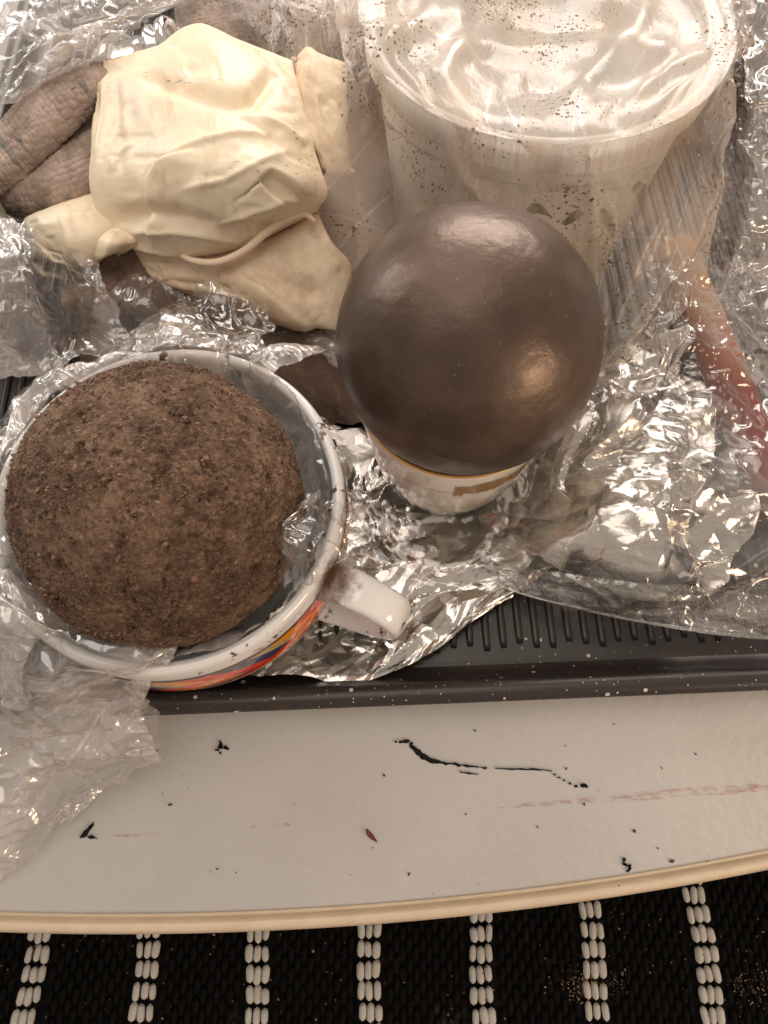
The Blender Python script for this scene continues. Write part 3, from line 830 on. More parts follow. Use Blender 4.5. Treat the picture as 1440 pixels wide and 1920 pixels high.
# ------------------------------------------------------------------ large cup with soil ball
CUP_H = 0.074; TILT = R(3)
RC = at(314, 932, 0.081)
Rt = Matrix.Rotation(TILT, 3, 'X')
base = Vector(RC) - Rt @ Vector((0, 0, CUP_H))
cup = empty('mug', base, (TILT, 0, 0))
tag(cup, "wide white mug with colourful triangle band and clay-smeared rim, holding rough soil ball", "mug")
outer = [(0.0, 0.003), (0.034, 0.003), (0.035, 0.0), (0.038, 0.0), (0.0405, 0.003), (0.052, 0.010), (0.0610, 0.022), (0.0650, 0.036), (0.0662, 0.048)]
lathe('body', outer + [(0.0662, 0.058), (0.0656, 0.066), (0.0654, 0.0705), (0.0650, 0.0728), (0.0640, 0.0740), (0.0622, 0.0740), (0.0610, 0.0730), (0.0606, 0.0700), (0.0612, 0.055), (0.0605, 0.038), (0.056, 0.024), (0.046, 0.012), (0.030, 0.007), (0.0, 0.006)], 160, MAT['porcelain'], cup)
# printed band sits 0.1 mm proud of the glaze
seg = 240; th = np.linspace(0, 2 * math.pi, seg + 1)
bz = np.linspace(0, 1, 7); V, U = [], []
for b in bz:
    z_ = 0.040 + b * (0.0640 - 0.040); r_ = np.interp(z_, [0.036, 0.048, 0.058, 0.066], [0.0650, 0.0662, 0.0662, 0.0656]) + 0.00025
    V.append(np.stack([r_ * np.cos(th), r_ * np.sin(th), np.full_like(th, z_)], -1)); U.append(np.stack([th / (2 * math.pi), np.full_like(th, b)], -1))
link('printed_band', mesh_from('printed_band', np.concatenate(V), grid_faces(7, seg + 1), True, np.concatenate(U)), MAT['band'], cup)
# strap handle
az = R(-25)
def strap(path, wid, thick, name, mat, parent, az, sub=8, seg=16):
    P = np.array(path, float); n = len(P); m_ = (n - 1) * sub + 1
    A = cr_matrix(n, m_); P = A @ P
    wid = np.interp(np.linspace(0, n - 1, m_), np.arange(n), wid); thick = np.interp(np.linspace(0, n - 1, m_), np.arange(n), thick)
    T = np.gradient(P, axis=0); T /= np.linalg.norm(T, axis=1, keepdims=True)
    V = []
    for i in range(m_):
        nrm = np.array([-T[i, 1], T[i, 0]])
        for k in range(seg):
            a = 2 * math.pi * k / seg
            ca, sa = math.cos(a), math.sin(a)
            sx_ = math.copysign(abs(ca) ** 0.7, ca); sy_ = math.copysign(abs(sa) ** 0.7, sa)
            r_ = P[i, 0] + nrm[0] * thick[i] * sy_; z_ = P[i, 1] + nrm[1] * thick[i] * sy_; y_ = wid[i] * sx_
            V.append((r_ * math.cos(az) - y_ * math.sin(az), r_ * math.sin(az) + y_ * math.cos(az), z_))
    me = mesh_from(name, np.array(V), grid_faces(m_, seg, True), True)
    return link(name, me, mat, parent)
strap([(0.0635, 0.060), (0.071, 0.0625), (0.082, 0.0620), (0.0915, 0.057), (0.0945, 0.048), (0.092, 0.038), (0.083, 0.029), (0.072, 0.024), (0.056, 0.020)], [.0095, .0078, .0072, .0072, .0072, .0072, .0072, .0075, .009], [.0046, .0034, .0032, .0034, .0034, .0032, .003, .0032, .004], 'handle', MAT['porcelain'], cup, az)
BR = 0.0500
BC = at(298, 943, 0.0)  # direction only
d = ray(306, 950); BC = CAM + d * 0.2655
ball = empty('soil_ball', BC)
tag(ball, "rough dark brown ball of packed crumbly soil sitting in the wide mug", "soil ball")
nq = 230; g_ = np.tan(np.linspace(-math.pi / 4, math.pi / 4, nq)); A_, B_ = np.meshgrid(g_, g_, indexing='ij'); one = np.ones_like(A_)
VV, FF = [], []
for k, q in enumerate(((A_, B_, one), (B_, A_, -one), (one, A_, B_), (-one, B_, A_), (B_, one, A_), (A_, -one, B_))):
    q = np.stack(q, -1).reshape(-1, 3); VV.append(q / np.linalg.norm(q, axis=1, keepdims=True) * BR); FF.append(grid_faces(nq, nq) + k * nq * nq)
me = mesh_from('soil_body', np.concatenate(VV), np.concatenate(FF), True)
bm = bmesh.new(); bm.from_mesh(me); bmesh.ops.remove_doubles(bm, verts=bm.verts, dist=2e-5); bmesh.ops.recalc_face_normals(bm, faces=bm.faces); bm.to_mesh(me); bm.free()
co = np.empty(len(me.vertices) * 3); me.vertices.foreach_get('co', co); co = co.reshape(-1, 3)
lump = 1 + 0.008 * sn(co[:, 0] * 30 + 5, co[:, 1] * 30 + co[:, 2] * 22, 3) + 0.004 * sn(co[:, 0] * 80, co[:, 2] * 80 + co[:, 1] * 60, 5)
me.vertices.foreach_set('co', (co * lump[:, None]).ravel()); me.update()
link('soil_body', me, MAT['soil'], ball)
pts, szs = [], []
rs = np.random.RandomState(14)
while len(pts) < 4500:
    v = rs.normal(size=3); v /= np.linalg.norm(v)
    if v[2] < -0.1: continue
    wgt = sn(np.array([v[0] * 4 + 3.]), np.array([v[1] * 4 + v[2] * 3]), 9)[0]
    if rs.uniform(-1, 0.5) > wgt: continue
    pts.append(v * (BR + 0.0001)); szs.append(rs.choice([.00020, .00032, .0005, .0008], p=[.5, .36, .12, .02]))
pp, ss = [], []
while len(pp) < 34:
    v = rs.normal(size=3) * np.array([.6, .5, .3]) + np.array([-.25, .25, .8]); v /= np.linalg.norm(v)
    pp.append(v * (BR + 0.0004)); ss.append(rs.uniform(.0006, .0013))
for q_ in range(34): pts.append(pp[q_]); szs.append(ss[q_])
tag(rocks('soil_grains', pts, szs, MAT['soil_grain'], ball, 0.8, 6), kind='stuff')

# ------------------------------------------------------------------ small cup with polished ball
B2R = 0.0489
d = ray(877, 644); B2 = CAM + d * 0.277
cupc = np.array([B2[0] - 0.001, B2[1] + 0.000, 0.0])
rimz = B2[2] - math.sqrt((B2R + 0.0003) ** 2 - 0.0405 ** 2)
cz = rimz - 0.0728
# ('teacup base z', cz, 'ball z', B2[2], BC[2], 'mug base', base)
tea = empty('teacup', (cupc[0], cupc[1], cz))
tag(tea, "small white porcelain teacup with worn gold rim and gold patch, under the polished ball", "teacup")
lathe('body', [(0, .002), (.019, .002), (.020, 0), (.0225, 0), (.0235, .004), (.030, .012), (.0345, .026), (.0375, .045), (.0400, .062), (.0418, .0712), (.0418, .0724), (.0410, .0729), (.0402, .0724), (.0396, .0700), (.0375, .060), (.035, .045), (.032, .026), (.027, .013), (.015, .006), (0, .005)], 144, MAT['gilded'], tea)
strap([(0.038, 0.058), (0.050, 0.068), (0.062, 0.070), (0.068, 0.062), (0.066, 0.047), (0.055, 0.034), (0.034, 0.030)], [.004] * 7, [.0025] * 7, 'handle', MAT['gilded'], tea, R(27))
pb = empty('polished_ball', B2)
tag(pb, "smooth glossy dark brown polished clay ball balanced on the small teacup", "clay ball")
bm = bmesh.new(); bmesh.ops.create_icosphere(bm, subdivisions=6, radius=B2R)
for f in bm.faces: f.smooth = True
me = bpy.data.meshes.new('polished_surface'); bm.to_mesh(me); bm.free()
co = np.empty(len(me.vertices) * 3); me.vertices.foreach_get('co', co); co = co.reshape(-1, 3)
k_ = 1 + 0.0035 * sn(co[:, 0] * 38 + 2, co[:, 1] * 38 + co[:, 2] * 31, 21) + 0.0012 * sn(co[:, 0] * 110 + 2, co[:, 1] * 90 + co[:, 2] * 120, 22)
me.vertices.foreach_set('co', (co * k_[:, None]).ravel()); me.update()
link('polished_surface', me, MAT['polished'], pb)

# ------------------------------------------------------------------ bucket
d = ray(1020, 40); BK = CAM + d * 0.313
BKR, BKZ = 0.0735, BK[2]
bk = empty('bucket', (BK[0], BK[1], 0.003))
tag(bk, "white plastic bucket with green leaf print standing inside the clear dusty bag", "bucket")
def bwall(z): return 0.058 + (0.0715 - 0.058) * (z / BKZ)
Hb = BKZ - 0.003
lathe('body', [(0, 0.0), (.056, 0), (.058, .002), (.0705, Hb - .012), (.0712, Hb - .004), (.0695, Hb - .0035), (.0565, .004), (0, .003)], 128, MAT['bucket'], bk)
lathe('rim', [(.0698, Hb - .0045), (.0713, Hb - .0125), (.0735, Hb - .0125), (.0752, Hb - .010), (.0755, Hb - .003), (.0745, Hb + .0010), (.0725, Hb + .0018), (.0703, Hb + .0008), (.0694, Hb - .003), (.0698, Hb - .0045)], 160, MAT['bucket'], bk)
def on_bucket(px, py, off):
    dd_ = ray(px, py)
    for t in np.linspace(0.15, 0.6, 1800):
        p = CAM + dd_ * t
        if p[2] < 0.004: return p
        if math.hypot(p[0] - BK[0], p[1] - BK[1]) <= bwall(p[2]) + off and p[2] < BKZ: return p
    return CAM + dd_ * t
def leaf(poly, name='leaf_print'):
    n = 10; P = []
    poly = np.array(poly, float)
    A = cr_matrix(len(poly) // 2, n)
    l = A @ poly[:len(poly) // 2]; r_ = A @ poly[len(poly) // 2:][::-1]
    for k in range(n):
        for j in range(5):
            q = l[k] + (r_[k] - l[k]) * j / 4
            P.append(on_bucket(q[0], q[1], 0.0006) - np.array([BK[0], BK[1], .003]))
    link(name, mesh_from(name, np.array(P), grid_faces(n, 5), True), MAT['green_print'], bk)
leaf([(986, 398), (1000, 382), (1018, 385), (1035, 408), (1010, 400), (995, 402)])
leaf([(1054, 420), (1072, 402), (1086, 393), (1094, 400), (1080, 414), (1060, 424)])
leaf([(1130, 388), (1142, 400), (1156, 428), (1152, 446), (1136, 424), (1126, 396)])
leaf([(1186, 356), (1196, 342), (1212, 345), (1210, 378), (1200, 385), (1194, 366)])

# ------------------------------------------------------------------ aluminium foil
def foil_sheet(name, ctrl, layers, seed, label, res=0.0008, parent=None, minz=0.0032):
    o = sheet(name, ctrl, res, layers, MAT['foil'], parent, seed, rag=0.0012, relax=0, minz=minz)
    o.data.polygons.foreach_set('use_smooth', np.zeros(len(o.data.polygons), dtype=bool))
    if label: tag(o, label, "foil")
    return o
foil_sheet('foil_sheet', [
    [(600, 690, .008), (750, 680, .008), (900, 680, .008), (1090, 690, .010)],
    [(590, 840, .006), (740, 845, .006), (880, 850, .006), (1060, 860, .012)],
    [(540, 1000, .006), (700, 1005, .008), (850, 1010, .009), (1020, 1000, .012)],
    [(450, 1140, .004), (620, 1150, .006), (800, 1120, .009), (990, 1070, .012)],
    [(390, 1272, .005), (540, 1266, .006), (725, 1268, .007), (965, 1118, .010)]],
    [(.034, .024, 20, .0034), (.014, .011, 60, .0020), (.006, .005, 110, .0006)], 2,
    "crinkled aluminium foil lying flat under the mug handle and the teacup")
foil_sheet('foil_crumple', [
    [(1090, 660, .025), (1200, 650, .035), (1310, 660, .030), (1420, 690, .015)],
    [(1050, 770, .020), (1160, 770, .038), (1280, 770, .036), (1410, 800, .012)],
    [(1010, 870, .012), (1120, 870, .030), (1250, 870, .030), (1400, 890, .012)],
    [(940, 960, .010), (1060, 960, .036), (1220, 960, .040), (1400, 970, .020)],
    [(920, 1050, .007), (1050, 1040, .030), (1210, 1060, .034), (1390, 1050, .020)],
    [(950, 1110, .005), (1070, 1100, .007), (1200, 1120, .010), (1340, 1120, .010)]],
    [(.040, .028, 35, .0105), (.020, .015, 80, .0066), (.009, .007, 130, .0006)], 9,
    "crumpled shiny aluminium foil wad under clear film right of the teacup", res=0.0008)

# ------------------------------------------------------------------ stained cloth bundle beneath the gloves
o = sheet('cloth_bundle', [
    [(80, 330, .030), (250, 250, .040), (450, 150, .040), (620, 120, .035), (740, 160, .03)],
    [(85, 420, .030), (250, 400, .040), (450, 400, .040), (620, 320, .035), (770, 340, .025)],
    [(95, 500, .034), (200, 490, .042), (400, 500, .040), (600, 520, .030), (790, 520, .018)],
    [(115, 560, .030), (220, 560, .036), (400, 570, .030), (600, 620, .022), (790, 640, .012)],
    [(135, 610, .008), (230, 620, .012), (400, 640, .012), (600, 720, .010), (740, 760, .007)],
    [(150, 680, .004), (300, 700, .004), (450, 720, .004), (620, 790, .004), (740, 800, .004)]], 0.0012,
    [(.05, .03, 20, .006), (.02, .015, 70, .003)], MAT['cloth'], None, 17, rag=0.003, relax=3)
tag(o, "brown dirt-stained cloth bundle under clear film below the cream glove", "cloth")

# ------------------------------------------------------------------ knitted gloves
def knit(name, ctrl, parent, mat, seed, pu=0.0025, pv=0.0020, amp=0.0020, rows_along='v', lay=None, back=True):
    P0 = to_world(ctrl)
    L = np.linalg.norm(np.diff(P0, axis=0), axis=2).sum(0).max(); Wd = np.linalg.norm(np.diff(P0, axis=1), axis=2).sum(1).max()
    rs_ = 0.00055 if mat.name == 'knit_grimy' else 0.00026
    nr, nc = int(L / rs_), int(Wd / rs_)
    P, PX = eval_patch(ctrl, nr, nc); S, T = sheet_uv(P); N = normals_of(P)
    P = P + N * (crumple(S, T, lay or [(.03, .02, 10, .0022)], seed))[..., None]
    P = smooth_grid(P, 16); N = normals_of(P)
    if rows_along == 'u': S, T = T, S
    S2 = S + 0.0008 * sn(S * 150, T * 150, seed); T2 = T + 0.0007 * sn(S * 130 + 7, T * 130, seed + 2)
    row = np.floor(T2 / pu)
    rr_ = np.abs(np.sin(math.pi * T2 / pu)) ** 0.6
    st = np.abs(np.sin(math.pi * S2 / pv + 0.25 * np.pi * (row % 2))) ** 0.8
    rnd = TAB[seed % 64][(row.astype(int)) & 255, np.floor(S2 / pv + 0.5 * (row % 2)).astype(int) & 255]
    P = P + N * (amp * (rr_ * (0.62 + 0.38 * st) * (1 + 0.18 * rnd)))[..., None]
    if back:  # close the cloth behind: its thickness
        Q = P - N * 0.004
        V = np.concatenate([P.reshape(-1, 3), Q.reshape(-1, 3)[:1]])
    me = mesh_from(name, P.reshape(-1, 3), grid_faces(nr, nc), True, np.stack([S, T], -1).reshape(-1, 2) + seed * .11)
    o = link(name, me, mat, parent)
    if back:
        md = o.modifiers.new('thickness', 'SOLIDIFY'); md.thickness = 0.0025; md.offset = -1
    return o
g1 = empty('knitted_glove', at(90, 330, .03))
tag(g1, "grey-brown knitted work glove with green stripes left of the cream glove", "glove")
def reparent(o, p):
    o.parent = p; o.matrix_parent_inverse = Matrix.Translation(-Vector(p.location))
    return o
reparent(knit('cuff_fold', [
    [(-60, 300, .058), (-10, 262, .064), (40, 205, .071), (100, 158, .078), (160, 134, .080), (208, 130, .078)],
    [(-45, 320, .062), (5, 285, .068), (58, 230, .075), (112, 180, .082), (168, 152, .083), (208, 148, .080)],
    [(-30, 345, .060), (22, 308, .067), (80, 254, .074), (130, 206, .080), (174, 174, .081), (208, 170, .079)],
    [(-15, 368, .054), (38, 328, .061), (96, 278, .068), (142, 232, .074), (178, 194, .076), (208, 190, .075)]], None, MAT['knit'], 4, rows_along='u', lay=[(.05, .03, 10, .001)]), g1)
reparent(knit('palm', [
    [(-50, 318, .050), (40, 300, .054), (110, 252, .060), (160, 212, .062), (208, 200, .063)],
    [(-40, 338, .052), (52, 326, .058), (122, 284, .065), (168, 252, .067), (208, 244, .067)],
    [(-25, 358, .050), (58, 352, .057), (130, 320, .064), (176, 296, .066), (208, 288, .065)],
    [(-8, 372, .046), (60, 378, .052), (132, 356, .059), (180, 338, .061), (208, 332, .060)],
    [(5, 380, .040), (62, 398, .045), (132, 388, .052), (180, 374, .054), (208, 370, .053)]], None, MAT['knit'], 8, lay=[(.05, .03, 10, .0012)]), g1)
g2 = empty('knitted_glove', at(560, 100, .03))
tag(g2, "grimy knitted glove under hazy film behind the cream glove, beside the bucket", "glove")
reparent(knit('finger', [
    [(300, -120, .05), (420, -120, .06), (540, -120, .07), (680, -120, .06)],
    [(330, -40, .05), (430, -50, .065), (550, -50, .078), (690, -40, .06)],
    [(350, 40, .048), (450, 20, .068), (560, 20, .085), (680, 40, .06)],
    [(380, 120, .045), (460, 80, .060), (570, 85, .076), (680, 110, .05)],
    [(400, 200, .035), (480, 180, .040), (580, 190, .045), (680, 200, .035)]], None, MAT['knit_dark'], 21, pu=0.0028), g2)

# ------------------------------------------------------------------ latex glove
def seg_dist(PX, pl_):
    """distance (px), signed side and arc position of every vertex to a polyline"""
    best = np.full(PX.shape[:2], 1e9); side = np.zeros(PX.shape[:2]); pos = np.zeros(PX.shape[:2])
    pl_ = np.array(pl_, float); n = len(pl_) - 1
    for i in range(n):
        a, b = pl_[i], pl_[i + 1]; ab = b - a; L2 = ab @ ab
        t = np.clip(((PX - a) @ ab) / L2, 0, 1); q = a + t[..., None] * ab
        dv = PX - q; dd_ = np.linalg.norm(dv, axis=2)
        cr = ab[0] * (PX[..., 1] - a[1]) - ab[1] * (PX[..., 0] - a[0])
        mk = dd_ < best
        best = np.where(mk, dd_, best); side = np.where(mk, np.sign(cr), side); pos = np.where(mk, (i + t) / n, pos)
    return best, side, pos
def folds(strokes, cw=1.0):
    def f(P, PX, N):
        h = np.zeros(PX.shape[:2])
        for pts_, amp, w_, kind in strokes:
            d_, s_, t_ = seg_dist(PX, pts_)
            taper = np.clip(np.minimum(t_, 1 - t_) * 5, 0.0, 1)
            taper = taper * taper * (3 - 2 * taper)
            if kind == 'r' and (amp < 0 or cw == 1.0): h += amp * taper * np.exp(-(d_ / w_) ** 2)
            elif kind == 'r': h += 1.15 * amp * taper * np.exp(-d_ / (w_ * 0.8))
            elif kind == 'c': h += amp * taper * np.exp(-d_ / (w_ * cw))
            elif kind == 's': h += amp * taper * np.exp(-(d_ / (w_ * 3)) ** 2) * 0.5 * (1 + np.tanh(d_ * s_ / (w_ * 0.25)))
        return P + N * h[..., None]
    return f
def skirted(ctrl, depth=0.02, shrink=0.04):
    W_ = to_world(ctrl); c = W_.mean((0, 1)); rows, cols = W_.shape[:2]
    PXm = np.array([[(q[0], q[1]) for q in row] for row in ctrl], float); pc = PXm.mean((0, 1))
    def back(i, j):
        p = W_[i, j]; dr = (p - CAM) / np.linalg.norm(p - CAM)
        q = p + dr * depth + (c - p) * shrink
        x, y = PXm[i, j]
        return (x, y, 0, q)
    out = []
    full = [[(PXm[i, j][0], PXm[i, j][1], 0, W_[i, j]) for j in range(cols)] for i in range(rows)]
    top = [back(0, 0)] + [back(0, j) for j in range(cols)] + [back(0, cols - 1)]
    bot = [back(rows - 1, 0)] + [back(rows - 1, j) for j in range(cols)] + [back(rows - 1, cols - 1)]
    out.append(top)
    for i in range(rows): out.append([back(i, 0)] + full[i] + [back(i, cols - 1)])
    out.append(bot)
    return out
lg = empty('latex_glove', at(400, 400, .04))
tag(lg, "crumpled cream latex glove draped over the knitted glove and cloth", "glove")
def latex(name, ctrl, strokes, seed, depth=0.005, mat='latex', lay=None):
    rs = np.random.RandomState(seed + 70); strokes = list(strokes)
    xs = [c[0] for r_ in ctrl for c in r_]; ys = [c[1] for r_ in ctrl for c in r_]
    for _ in range(0 * int((max(xs) - min(xs)) * (max(ys) - min(ys)) / 3600)):
        x, y = rs.uniform(min(xs), max(xs)), rs.uniform(min(ys), max(ys)); a = rs.choice([-.5, .6, 1.3, 2.2]) + rs.normal() * .35; l_ = rs.uniform(35, 110); k_ = rs.normal() * .4
        q = [(x, y), (x + l_ * .5 * math.cos(a), y + l_ * .5 * math.sin(a)), (x + l_ * (.5 * math.cos(a) + .5 * math.cos(a + k_)), y + l_ * (.5 * math.sin(a) + .5 * math.sin(a + k_)))]
        strokes.append((q, rs.choice([-1, 1, 1]) * rs.uniform(.0004, .0011), rs.uniform(4, 8), 'c'))
    o = sheet(name, skirted(ctrl, depth, 0.012), 0.0008, lay or [(.07, .030, 30, .0016)], MAT[mat], None, seed, rag=0, relax=0, warp=folds(strokes, 0.75), bk=dict(su=1.022, sv=1.030, lo=0.005, hi=0.008, pin=0.01, noise=0.0022, freq=26.0, sched=((4, 160, .10), (2, 60, .06), (1, 20, .03))))
    md = o.modifiers.new('thickness', 'SOLIDIFY'); md.thickness = 0.0004; md.offset = -1
    return reparent(o, lg)
latex('palm', [
    [(197, 113, .086), (290, 92, .094), (365, 58, .100), (440, 76, .098), (540, 116, .090)],
    [(189, 180, .084), (290, 165, .098), (385, 150, .106), (475, 165, .103), (560, 190, .088)],
    [(182, 260, .078), (290, 260, .095), (390, 255, .104), (490, 260, .100), (582, 275, .083)],
    [(181, 335, .071), (290, 340, .088), (390, 340, .097), (495, 340, .092), (606, 355, .074)],
    [(200, 400, .062), (290, 408, .076), (390, 412, .083), (490, 408, .079), (592, 388, .067)],
    [(228, 446, .053), (290, 472, .060), (385, 470, .064), (480, 445, .064), (580, 402, .060)]],
    [([(285, 480), (287, 380), (292, 340), (310, 310), (380, 280)], .0058, 13, 's'),
     ([(520, 130), (480, 180), (430, 185), (330, 160), (250, 150)], -.0048, 17, 'r'),
     ([(595, 390), (540, 350), (500, 325), (480, 340), (500, 360), (560, 400)], .0042, 11, 's'),
     ([(210, 420), (300, 395), (370, 415), (450, 425), (510, 415)], -.004, 16, 'r'),
     ([(300, 300), (380, 270), (450, 250), (520, 250)], .0022, 14, 'r'),
     ([(330, 360), (420, 340), (500, 300), (550, 280)], .0026, 15, 'r'),
     ([(200, 130), (196, 220), (190, 320)], .0016, 9, 'r'),
     ([(230, 150), (225, 240), (240, 330)], -.0014, 12, 'r'),
     ([(480, 210), (530, 240), (575, 280)], .0018, 9, 'r'),
     ([(420, 200), (480, 230), (560, 320)], -.0016, 11, 'r'),
     ([(215, 330), (235, 290), (260, 270)], .0014, 7, 'r'),
     ([(385, 430), (440, 405), (520, 370), (570, 375)], .003, 12, 'r'),
     ([(230, 440), (330, 430), (440, 445), (540, 415)], .0022, 8, 'c')], 3)
latex('thumb', [
    [(56, 413, .052), (110, 390, .056), (165, 370, .060), (230, 352, .060)],
    [(60, 428, .053), (115, 420, .060), (170, 412, .062), (225, 405, .060)],
    [(80, 455, .050), (125, 455, .058), (172, 450, .060), (220, 440, .056)],
    [(110, 480, .045), (140, 490, .050), (168, 496, .050), (212, 468, .048)]],
    [([(58, 416), (120, 405), (190, 400)], .0014, 7, 's'), ([(125, 400), (128, 440), (132, 480)], .0012, 10, 'r'), ([(100, 440), (105, 470)], -.001, 9, 'r')], 5, 0.008)
latex('finger', [
    [(208, 420, .058), (225, 430, .062), (250, 445, .062)],
    [(180, 440, .056), (205, 455, .064), (250, 458, .060)],
    [(170, 470, .052), (195, 480, .058), (235, 472, .056)],
    [(168, 496, .048), (185, 490, .051), (222, 478, .050)]],
    [([(172, 490), (185, 450), (212, 424)], .0012, 7, 's')], 6, 0.006)
latex('cuff', [
    [(255, 462, .048), (360, 474, .056), (480, 450, .062), (588, 402, .062)],
    [(275, 505, .046), (385, 512, .055), (500, 488, .062), (614, 455, .058)],
    [(300, 532, .042), (405, 548, .050), (525, 545, .056), (648, 503, .050)],
    [(340, 548, .036), (430, 570, .044), (540, 592, .048), (640, 560, .046)],
    [(380, 556, .030), (450, 578, .038), (550, 602, .042), (628, 613, .040)]],
    [([(440, 510), (500, 540), (560, 590), (600, 610)], .0030, 10, 's'), ([(470, 480), (530, 530), (610, 560)], -.003, 18, 'r'), ([(560, 430), (600, 470), (640, 520)], .002, 12, 'r'), ([(400, 500), (405, 560)], -.0016, 7, 'r'), ([(300, 490), (310, 530)], .0016, 8, 'r')], 7, 0.010, 'latex_dirty')
latex('little_finger', [
    [(550, 112, .086), (575, 92, .092), (602, 106, .090), (645, 128, .084)],
    [(558, 160, .084), (582, 150, .091), (606, 165, .089), (650, 185, .082)],
    [(572, 225, .078), (592, 230, .084), (622, 255, .082), (656, 270, .074)],
    [(585, 300, .070), (602, 312, .075), (628, 322, .073), (660, 322, .066)]],
    [([(578, 100), (584, 160), (590, 230), (606, 300)], .004, 8, 's'), ([(600, 170), (625, 240), (640, 300)], -.002, 12, 'r')], 8, 0.012, 'latex_dirty')
reparent(link('cuff_roll', tube_mesh('cuff_roll', [at(x, y, z_) for x, y, z_ in [(318, 462, .060), (355, 486, .062), (405, 492, .064), (455, 472, .068), (500, 435, .073), (535, 412, .073), (570, 402, .069), (590, 414, .066)]], [.0009, .0015, .0018, .0018, .0018, .0017, .0014, .0010], 10, True, 8), MAT['latex']), lg)
# ------------------------------------------------------------------ chrome fitting, grey tin, red handle, crimson box
def axis_lathe(name, prof, p0, p1, mat, label, cat, parts=()):
    o = empty(name, p0); v = Vector(np.asarray(p1) - np.asarray(p0))
    o.rotation_mode = 'QUATERNION'; o.rotation_quaternion = v.to_track_quat('Z', 'Y')
    tag(o, label, cat)
    for nm, pr in prof: lathe(nm, pr, 64, mat, o)
    return o
p1 = at(328, 72, .088); p0 = at(232, 130, .072); Lc = float(np.linalg.norm(p1 - p0))
axis_lathe('chrome_fitting', [('body', [(0, -.012), (.010, -.012), (.014, -.008), (.0155, .0), (.0155, Lc * .22), (.0125, Lc * .26), (.0125, Lc * .30), (.0100, Lc * .34), (.0092, Lc * .62), (.0108, Lc * .66), (.0108, Lc * .72), (.0070, Lc * .76), (.0070, Lc * .83), (0, Lc * .83)]),
                              ('end_cap', [(0, Lc * .84), (.0085, Lc * .84), (.0108, Lc * .88), (.0108, Lc * .98), (.0098, Lc * 1.02), (.006, Lc * 1.0), (0, Lc * .985)])], p0, p1, MAT['chrome'],
           "shiny chrome fitting with a round end cap behind the cream glove", "metal fitting")
tin = empty('metal_tin', at(20, 600, .003))
tag(tin, "dark grey metal tin at the left edge below the knitted glove", "tin")
lathe('body', [(0, 0), (.024, 0), (.026, .002), (.0270, .074), (.0285, .076), (.0285, .0785), (.0265, .0785), (.0255, .075), (.0245, .003), (0, .002)], 72, MAT['tin'], tin)
hp0, hp1 = at(1450, 930, .020), at(1262, 455, .052)
Lh = float(np.linalg.norm(hp1 - hp0))
axis_lathe('brush_handle', [('grip', [(0, -.01), (.0098, -.01), (.0100, .0), (.0100, Lh * .55), (.0094, Lh * .72), (.0088, Lh * .9), (.0088, Lh * .985), (.0078, Lh), (0, Lh)])], hp0, hp1, MAT['red_handle'],
           "red painted wooden handle fading to bare tan wood, under clear film on the right", "handle")
bm = bmesh.new(); bmesh.ops.create_cube(bm, size=1.0)
for v_ in bm.verts: v_.co = Vector((v_.co.x * 0.42, v_.co.y * 0.06, (v_.co.z + 0.5) * 0.12))
bmesh.ops.bevel(bm, geom=bm.edges[:], offset=0.006, segments=3, affect='EDGES')
me = bpy.data.meshes.new('crimson_box'); bm.to_mesh(me); bm.free()
o = link('crimson_box', me, MAT['crimson']); o.location = (0.17, 0.545, 0.02)
tag(o, "crimson box glimpsed behind the bucket at the top right corner", "box")

# ------------------------------------------------------------------ clear bag over the bucket
def bucket_push(P):
    dx = P[..., 0] - BK[0]; dy = P[..., 1] - BK[1]; r_ = np.hypot(dx, dy) + 1e-9; z_ = P[..., 2]
    P = P.copy()
    wall = np.where(z_ > BKZ - 0.016, 0.0780, 0.0580 + 0.0135 * z_ / BKZ + 0.0045)
    out = (r_ > 0.0700) & (r_ < wall) & (z_ < BKZ - 0.002)
    k = np.where(out, wall / r_, 1.0)
    P[..., 0] = BK[0] + dx * k; P[..., 1] = BK[1] + dy * k
    low = (r_ <= 0.0700) & (z_ < BKZ - 0.030) & (r_ > 0.04)
    k = np.where(low, wall / r_, 1.0)
    P[..., 0] = np.where(low, BK[0] + dx * k, P[..., 0]); P[..., 1] = np.where(low, BK[1] + dy * k, P[..., 1])
    lip = (r_ > 0.0660) & (r_ < 0.0785) & (z_ >= BKZ - 0.006)
    P[..., 2] = np.where(lip, np.maximum(P[..., 2], BKZ + 0.0042), P[..., 2])
    return P
def ob_(px, py, off): return (px, py, 0, on_bucket(px, py, off))
